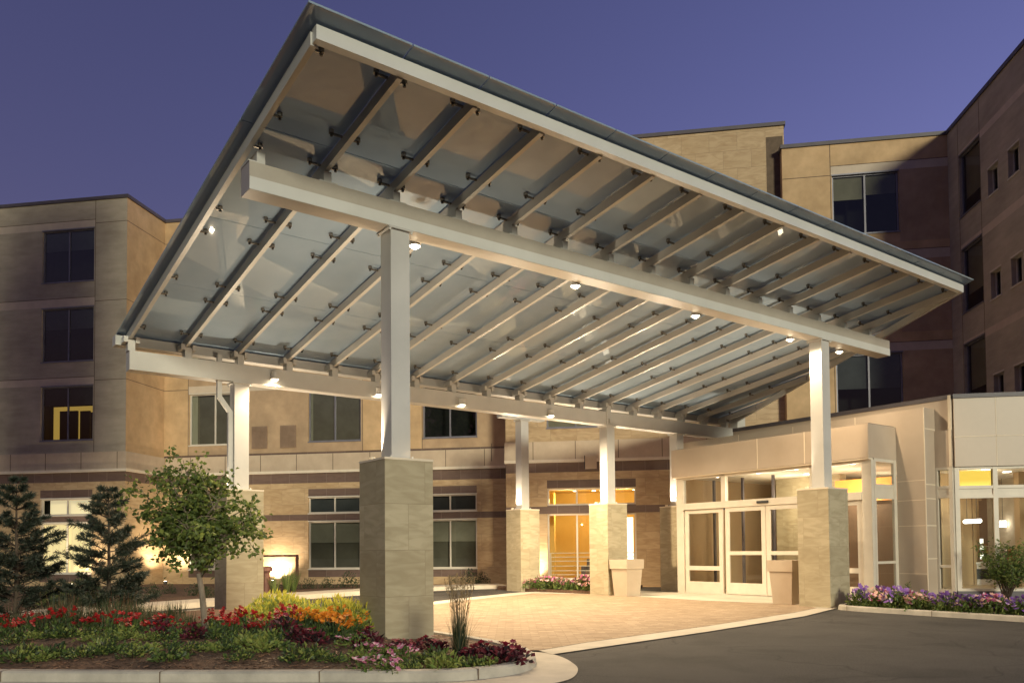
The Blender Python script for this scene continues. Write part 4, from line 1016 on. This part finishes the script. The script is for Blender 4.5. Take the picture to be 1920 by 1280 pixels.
tag(q.build('mulch', [mat('mulch_chip',(.10,.055,.03),(.16,.09,.05)), mat('mulch_chip_red',(.20,.10,.05),(.27,.15,.08)), mat('mulch_chip_dark',(.04,.025,.017),(.06,.04,.025))]), kind='stuff')
# ---- young broadleaf tree in the island
tr = thing('young_tree', 'slender young broadleaf tree with a bushy green crown in the island flower bed', 'tree', F0, (-3.93,10.46,.03))
X,Y = -3.93,10.46
T = MB(); T.tube([(X,Y,.0),(X-.02,Y,.35),(X-.06,Y+.01,.7),(X-.10,Y,.98)],[.05,.042,.037,.034],9)
C = MB(); tips = []
limbs = [(-.1,1.2,-.8,0,2.0,.016),(-.1,1.05,-.75,.1,1.62,.014),(-.1,1.3,-.55,.1,2.25,.015),(-.1,1.1,.62,0,1.75,.014),(-.10,.98,-.14,0,1.9,.028),(-.10,.98,-.42,.1,1.75,.02),(-.08,.9,.42,-.05,1.55,.022),(-.12,1.5,-.35,.1,2.45,.014),(-.1,1.2,.15,.2,2.1,.018),(-.12,1.3,-.35,-.2,2.05,.017),(-.12,1.4,.25,-.25,1.9,.016),(-.12,1.5,-.15,.25,2.2,.016),(-.12,1.15,-.6,.05,1.55,.015),(-.1,1.3,.5,.2,1.85,.015),(-.12,1.1,-.1,-.4,1.6,.015)]
for (x0,z0,x1,y1,z1,r0) in limbs:
    a = Vector((X+x0,Y,z0+.03)); e = Vector((X+x1,Y+y1,z1)); mid = (a+e)/2+Vector((0,0,.08))
    T.tube([a,mid,e],[r0,r0*.7,r0*.3],6)
    for _ in range(15):
        t = rnd.uniform(.3,1.); s0 = a.lerp(e,t); dd = Vector((rnd.gauss(0,1)*1.15,rnd.gauss(0,1),rnd.gauss(.1,.75))).normalized(); l = rnd.uniform(.18,.50); q_ = s0+dd*l
        q_.x = min(max(q_.x, X-1.30), X+.74); q_.z = min(max(q_.z,1.04),2.66); q_.y = min(max(q_.y,Y-.85),Y+.85)
        T.tube([s0,(s0+q_)/2+Vector((0,0,.03)),q_],[.006,.004,.002],4,0,False); tips.append((s0,q_))
for s0,q_ in tips:
    for _ in range(22):
        t = rnd.uniform(.35,1.15); p = s0.lerp(q_,t)+Vector((rnd.gauss(0,.045),rnd.gauss(0,.045),rnd.gauss(0,.04)))
        leaf_at(C,p,(rnd.gauss(0,1),rnd.gauss(0,1),rnd.gauss(-.35,.6)),rnd.uniform(.05,.085),rnd.uniform(.04,.062),rnd.choice((0,0,1,1,2)),.15)
part('trunk',T,BARK,tr,smooth=True); part('crown',C,[leafmat('tree_leaf_dark',(.075,.11,.028),None,.45),leafmat('tree_leaf',(.13,.175,.042),None,.45),leafmat('tree_leaf_light',(.25,.29,.07),None,.45)],tr)
# ---- tall trees added out of view to shade the left wing
def unseen_shade_tree(X,Y,label):
    t = thing('unseen_shade_tree',label,'tree',F0,(X,Y,0.))
    T = MB(); C = MB(); T.tube([(X,Y,-.05),(X+.1,Y,3.5),(X,Y+.1,9.),(X+.1,Y,19.)],[.26,.21,.15,.04],10)
    for _ in range(130):
        z0 = rnd.uniform(7.8,19.); an = rnd.uniform(0,6.28); l = rnd.uniform(.8,2.8)*(1-abs(z0-12)/15); e_ = Vector((X+math.cos(an)*l,Y+math.sin(an)*l,z0+rnd.uniform(.4,2.2))); s0 = Vector((X,Y,z0))
        T.tube([s0,s0.lerp(e_,.5)+Vector((0,0,.1)),e_],[.05,.03,.01],5)
        for j in range(32):
            p = s0.lerp(e_,rnd.uniform(.25,1.1))+Vector((rnd.gauss(0,.4),rnd.gauss(0,.4),rnd.gauss(0,.45)))
            if p.x > -.72*p.y: continue
            leaf_at(C,p,(rnd.gauss(0,1),rnd.gauss(0,1),rnd.gauss(0,.7)),rnd.uniform(.26,.42),rnd.uniform(.18,.3),rnd.choice((0,1,2)))
    part('trunk',T,BARK,t,smooth=True); part('crown',C,LG,t)
unseen_shade_tree(-8.2,9.2,'tall leafy tree added out of view to shade the left wing, nearer the pines')
unseen_shade_tree(-11.0,9.6,'tall leafy tree added out of view to shade the left wing, farthest left')
# ---- pines
NEED = [leafmat('pine_needle_dark',(.014,.022,.015),None,.1),leafmat('pine_needle',(.022,.032,.019),None,.1),leafmat('pine_needle_grey',(.036,.045,.03),None,.1)]
def pine(X,Y,H,label,Wd=.86,seed=1):
    global rnd
    keep = rnd; rnd = random.Random(seed)
    t = thing('pine_tree',label,'pine tree',F0,(X,Y,.03),'young pines in the island bed')
    T = MB(); T.tube([(X,Y,0),(X+.02,Y,.8),(X,Y,H*.97)],[.045,.032,.008],8)
    C = MB()
    z = .28
    while z < H-.04:
        L = Wd*(1-(z/H)**1.15)**.75*rnd.uniform(.8,1.15)+.06; nb = 6 if z < H*.7 else 5; a0 = rnd.uniform(0,6.28)
        for k in range(nb):
            if rnd.random() < .16: continue
            an = a0+6.283*k/nb+rnd.gauss(0,.2); l = L*rnd.uniform(.65,1.12); rise = rnd.uniform(.15,.55)
            pts = [Vector((X+math.cos(an)*l*s_, Y+math.sin(an)*l*s_, z+.02+l*rise*s_+.10*l*s_*s_)) for s_ in (0,.35,.7,1)]
            T.tube(pts,[.012,.009,.006,.003],4,0,False)
            segs = [(pts[i],pts[i+1]) for i in range(3)]
            side_ = []
            for j in range(int(3+l*7)):
                t_ = rnd.uniform(.3,.95); i = min(int(t_*3),2); s0 = pts[i].lerp(pts[i+1],t_*3-i); an2 = an+rnd.choice((-1,1))*rnd.uniform(.5,1.); l2 = l*.34*rnd.uniform(.6,1.2)
                e_ = s0+Vector((math.cos(an2)*l2,math.sin(an2)*l2,l2*rnd.uniform(.1,.5))); side_.append((s0,e_)); T.tube([s0,e_],[.005,.002],3,0,False)
            for s0,e_ in segs[1:]+side_:
                n_ = int(26+(e_-s0).length*200)
                ax = (e_-s0).normalized()
                for _ in range(n_):
                    p = s0.lerp(e_,rnd.random()**.8); d = ax*.8+Vector((rnd.gauss(0,.5),rnd.gauss(0,.5),rnd.gauss(.1,.5)))
                    leaf_at(C,p,d,rnd.uniform(.07,.11),.010,rnd.choice((0,0,1,1,2)),.1)
        z += .115+.05*rnd.random()
    part('trunk',T,BARKD,t); part('crown',C,NEED,t); rnd = keep
pine(-6.80,13.68,2.33,'dark young pine right in front of the lit window, nearer the broadleaf tree',.70,5)
pine(-7.85,12.85,2.42,'dark young pine at the left edge of the island bed',.72,9)
# ---- feather grass beside the front pedestal
fg = thing('feather_grass','tall clump of feathery grass with straw plumes right of the front pedestal','ornamental grass',F0,(-.60,9.12,.03))
B = MB(); X,Y = -.60,9.12
for _ in range(240):
    t = rnd.uniform(0,6.28); r_ = .07*math.sqrt(rnd.random()); sp = abs(rnd.gauss(0,.10))
    blade(B,(X+r_*math.cos(t),Y+r_*math.sin(t),.02),(math.cos(t)*sp,math.sin(t)*sp,1),rnd.uniform(.30,.62),.010,rnd.choice((0,0,1,2)),.05,3)
for _ in range(45):
    t = rnd.uniform(0,6.28); sp = abs(rnd.gauss(.3,.25)); blade(B,(X,Y,.05),(math.cos(t)*sp,math.sin(t)*sp,1),rnd.uniform(.35,.75),.007,3,.18,4)
part('blades',B,LD+[STR],fg)
B = MB()
for _ in range(40):
    t = rnd.uniform(0,6.28); sp = rnd.uniform(.02,.22); d = Vector((math.cos(t)*sp,math.sin(t)*sp,1)); L_ = rnd.uniform(.62,1.0); e_ = Vector((X,Y,.03))+d*L_
    B.tube([(X,Y,.05),e_],[.003,.002],3,0,False)
    for j in range(14): leaf_at(B,e_-d*.16*rnd.random(),(rnd.gauss(0,.35)+d.x,rnd.gauss(0,.35),1.2),.05,.008,0)
part('plume',B,[STR],fg)
# ---- bush in front of the cafe
bu = thing('leafy_bush','leafy green bush with arching twigs in front of the cafe window','shrub',F0,(11.05,18.2,.0))
B = MB(); T = MB(); X,Y = 11.05,18.2
for _ in range(34):
    t = rnd.uniform(0,6.28); sp = rnd.uniform(.1,.75); e_ = Vector((X+math.cos(t)*sp*.95,Y+math.sin(t)*sp*.7,rnd.uniform(.7,1.5)-.3*sp)); m_ = Vector((X,Y,.0)).lerp(e_,.5)+Vector((0,0,.15))
    T.tube([(X+rnd.gauss(0,.04),Y,0),m_,e_],[.012,.007,.002],4,0,False)
    for j in range(70):
        p = m_.lerp(e_,rnd.uniform(-.4,1.05))+Vector((rnd.gauss(0,.06),rnd.gauss(0,.06),rnd.gauss(0,.06))); leaf_at(B,p,(rnd.gauss(0,1),rnd.gauss(0,1),rnd.gauss(.2,.6)),rnd.uniform(.05,.10),rnd.uniform(.025,.045),rnd.choice((0,1,2)))
part('twigs',T,BARKD,bu); part('foliage',B,LG,bu)
st = thing('flower_stalk','thin tall plant stalk rising from the petunias before the panel wall','plant',F0,(8.75,18.0,0.))
B = MB(); X,Y = 8.75,18.0
for _ in range(5): 
    x_ = X+rnd.gauss(0,.05); B.tube([(x_,Y,0),(x_+rnd.gauss(0,.03),Y,rnd.uniform(.3,.5))],[.005,.003],4,0,False)
    for j in range(16): leaf_at(B,(x_,Y,rnd.uniform(.05,.45)),(rnd.gauss(0,1),rnd.gauss(0,1),.8),.07,.016,rnd.choice((0,1)))
part('stalks',B,LG,st)
# ================================================================== STREET FURNITURE
PLM = mat('beige_planter_shell', (.46,.37,.27), (.50,.41,.305), 2., .5, .05, 40.)
def planter(u,v,label):
    t = thing('tapered_planter',label,'planter',FC,(u,v,-.034))
    q = MB()
    def ring(h,z): return [(u-h,v-h,z),(u+h,v-h,z),(u+h,v+h,z),(u-h,v+h,z)]
    def band(a,b,mi=0):
        for i in range(4): j=(i+1)%4; q.face([a[i],a[j],b[j],b[i]],mi)
    r0,r1,r2,r3,r4,r5 = ring(.245,-.034),ring(.295,.70),ring(.325,.70),ring(.335,.955),ring(.30,.955),ring(.29,.86)
    band(r0,r1); band(r1,r2); band(r2,r3); band(r3,r4); band(r4,r5); q.face(r0[::-1])
    part('body',q,PLM,t); s_ = MB(); s_.face(ring(.292,.88)); part('soil',s_,SOIL,t)
planter(10.66,6.17,'tapered beige planter with a banded rim standing at the rear pedestal left of the doors')
planter(10.98,1.34,'tapered beige planter half hidden behind the stone pedestal at the doors')
bo = thing('standpipe_bollard','rust brown bollard with a flanged head in the bed by the hotel wall','bollard',F0,(-7.05,23.3,.05))
BR = mat('rust_brown_paint', (.14,.062,.045), (.20,.09,.062), 5., .6)
q = MB(); X,Y = -7.05,23.3; q.tube([(X,Y,.05),(X,Y,.62)],.10,14); q.tube([(X,Y,.62),(X,Y,.70)],[.10,.13],14); part('post',q,BR,bo)
q = MB(); q.tube([(X,Y,.70),(X,Y,.80)],.175,14); q.tube([(X,Y,.80),(X,Y,.83)],[.16,.12],14); part('head',q,BR,bo)
rl = thing('pipe_rail','square brown pipe rail with one bent down leg before the glowing wall','rail',FB,(-13.3,28.95,.05))
q = MB(); q.bar((-14.75,28.95,1.09),(-13.04,28.95,1.09),.08,.075); q.bar((-13.0,28.95,.03),(-13.0,28.95,1.128),.09,.085,0,(0,1,0)); q.bar((-14.7,28.95,.03),(-14.7,28.95,1.05),.08,.085,0,(0,1,0)); part('rail',q,BR,rl)

# ================================================================== LIGHT
def upl(x, y, z, power, size=120, tilt=(0,0), col=(1.,.82,.58), rad=.06, name='uplight_lamp'):
    l = bpy.data.lights.new(name,'SPOT'); l.energy = power; l.color = col; l.spot_size = R(size); l.spot_blend = .7; l.shadow_soft_size = rad
    o = bpy.data.objects.new(name, l); COL.objects.link(o); o.location = (x,y,z); o.rotation_euler = (math.pi+tilt[0], tilt[1], 0); return o
for i,(u,v) in enumerate(PEDS):
    for dx,dy in ((-.26,.2),(.24,.26)):
        x,y = FC.w(u+.375+dx, v+.375+dy); l = upl(x,y,PH+.08, UP_P, 125)
        td = Vector((math.cos(FC.a+math.pi/2),math.sin(FC.a+math.pi/2),0))*((1 if v < 1 else -1)*.75)+Vector((math.cos(FC.a),math.sin(FC.a),0))*(.5 if u < 5 else -.5)+Vector((0,0,1))
        l.rotation_euler = td.to_track_quat('-Z','Y').to_euler(); l.data.shadow_soft_size = .03
def ground_uplight(xb, yb, label, power, aim):
    x,y = FB.w(xb,yb)
    t = thing('ground_uplight', label, 'uplight', FB, (xb,yb,.06), 'uplights along the hotel wall')
    q = MB(); q.tube([(xb,yb,.06),(xb,yb,.16)],.07,10); q.box(xb-.09,xb+.09,yb-.02,yb+.02,.14,.17); part('housing', q, M['rubber'], t)
    q = MB(); q.tube([(xb,yb,.165),(xb,yb,.172)],.06,10); part('lens', q, LENS, t)
    l = upl(x,y,.22,power,125,(0,0)); 
    l.rotation_euler = (R(180-aim),0,FB.a); return t
# point-like fill inside the lit rooms (their ceiling lamps)
def room_lamp(fr, x, y, z, p, col=(1.,.83,.58), rad=.25):
    l = bpy.data.lights.new('room_lamp','POINT'); l.energy = p; l.color = col; l.shadow_soft_size = rad
    o = bpy.data.objects.new('room_lamp', l); COL.objects.link(o); a,b = fr.w(x,y); o.location = (a,b,z)
room_lamp(FE,-14.0,18.35,2.8,30); room_lamp(FE,-12.0,18.35,2.8,30); room_lamp(FE,-14.0,19.8,2.6,60); room_lamp(FE,-12.0,19.6,2.6,40); room_lamp(FE,-12,21.5,2.6,45)
room_lamp(FB,8.2,21.8,2.6,30); room_lamp(FB,9.6,22.6,2.6,38); room_lamp(FB,8.6,24.6,2.4,30)
room_lamp(FB,-2.8,29.2,2.9,120,(1.,.76,.38)); room_lamp(FB,-.8,29.4,2.9,110,(1.,.8,.45))
ground_uplight(-13.95, 28.92, 'small black uplight among the grasses glaring on the stone wall', 420, 30)
ground_uplight(-20.3, 26.2, 'small black uplight behind the pine lighting the left wing', 300, 12)
ground_uplight(-4.0, 27.40, 'small black uplight tucked behind the rear stone pedestal', 380, 28)
ground_uplight(-18.0, 28.3, 'small black uplight in the corner of the left wing and the centre', 420, 14)
# sky
w = bpy.data.worlds.new('World'); SC.world = w; w.use_nodes = True
nt = w.node_tree; bg = nt.nodes['Background']
sk = nt.nodes.new('ShaderNodeTexSky'); sk.sky_type = 'NISHITA'; sk.sun_disc = False
sk.sun_elevation = R(-2.2); sk.sun_rotation = R(SKY_ROT)
mx = nt.nodes.new('ShaderNodeMix'); mx.data_type = 'RGBA'; mx.blend_type = 'MULTIPLY'; mx.inputs[0].default_value = 1.; mx.inputs[7].default_value = SKY_TINT
nt.links.new(sk.outputs[0], mx.inputs[6]); nt.links.new(mx.outputs[2], bg.inputs[0]); bg.inputs[1].default_value = SKY_STR
# directional lamp standing in for the car park lamps behind the camera
sl = bpy.data.lights.new('car_park_lamp_stand_in','SUN'); sl.energy = STANDIN_E; sl.angle = R(STANDIN_ANG); sl.color = STANDIN_COL
so = bpy.data.objects.new('car_park_lamp_stand_in', sl); COL.objects.link(so); so.location = (20,-20,20)
d = Vector((-math.cos(R(STANDIN_EL))*math.sin(R(STANDIN_AZ)), -math.cos(R(STANDIN_EL))*math.cos(R(STANDIN_AZ)), -math.sin(R(STANDIN_EL))))
so.rotation_euler = d.to_track_quat('-Z','Y').to_euler()
# ================================================================== CAMERA
cd = bpy.data.cameras.new('camera'); cam = bpy.data.objects.new('camera', cd); COL.objects.link(cam); SC.camera = cam
cam.location = (0,0,1.25)
cd.sensor_width = 36.; cd.lens = 1523.554/1920*36; cd.shift_x = 0.; cd.shift_y = (977.68-640)/1920; cd.clip_end = 2000
cam.matrix_world = Matrix.Translation((0,0,1.25)) @ Matrix.Rotation(R(90+1.95),4,'X') @ Matrix.Rotation(CAM_ROLL,4,'Z')
SC.view_settings.view_transform = 'Standard'; SC.view_settings.look = 'None'; SC.view_settings.gamma = 1.; SC.view_settings.exposure = EXPO
SC.cycles.use_denoising = True; SC.cycles.max_bounces = 8; SC.cycles.transparent_max_bounces = 16
SC.cycles.caustics_reflective = False; SC.cycles.caustics_refractive = False; SC.cycles.sample_clamp_indirect = 4.
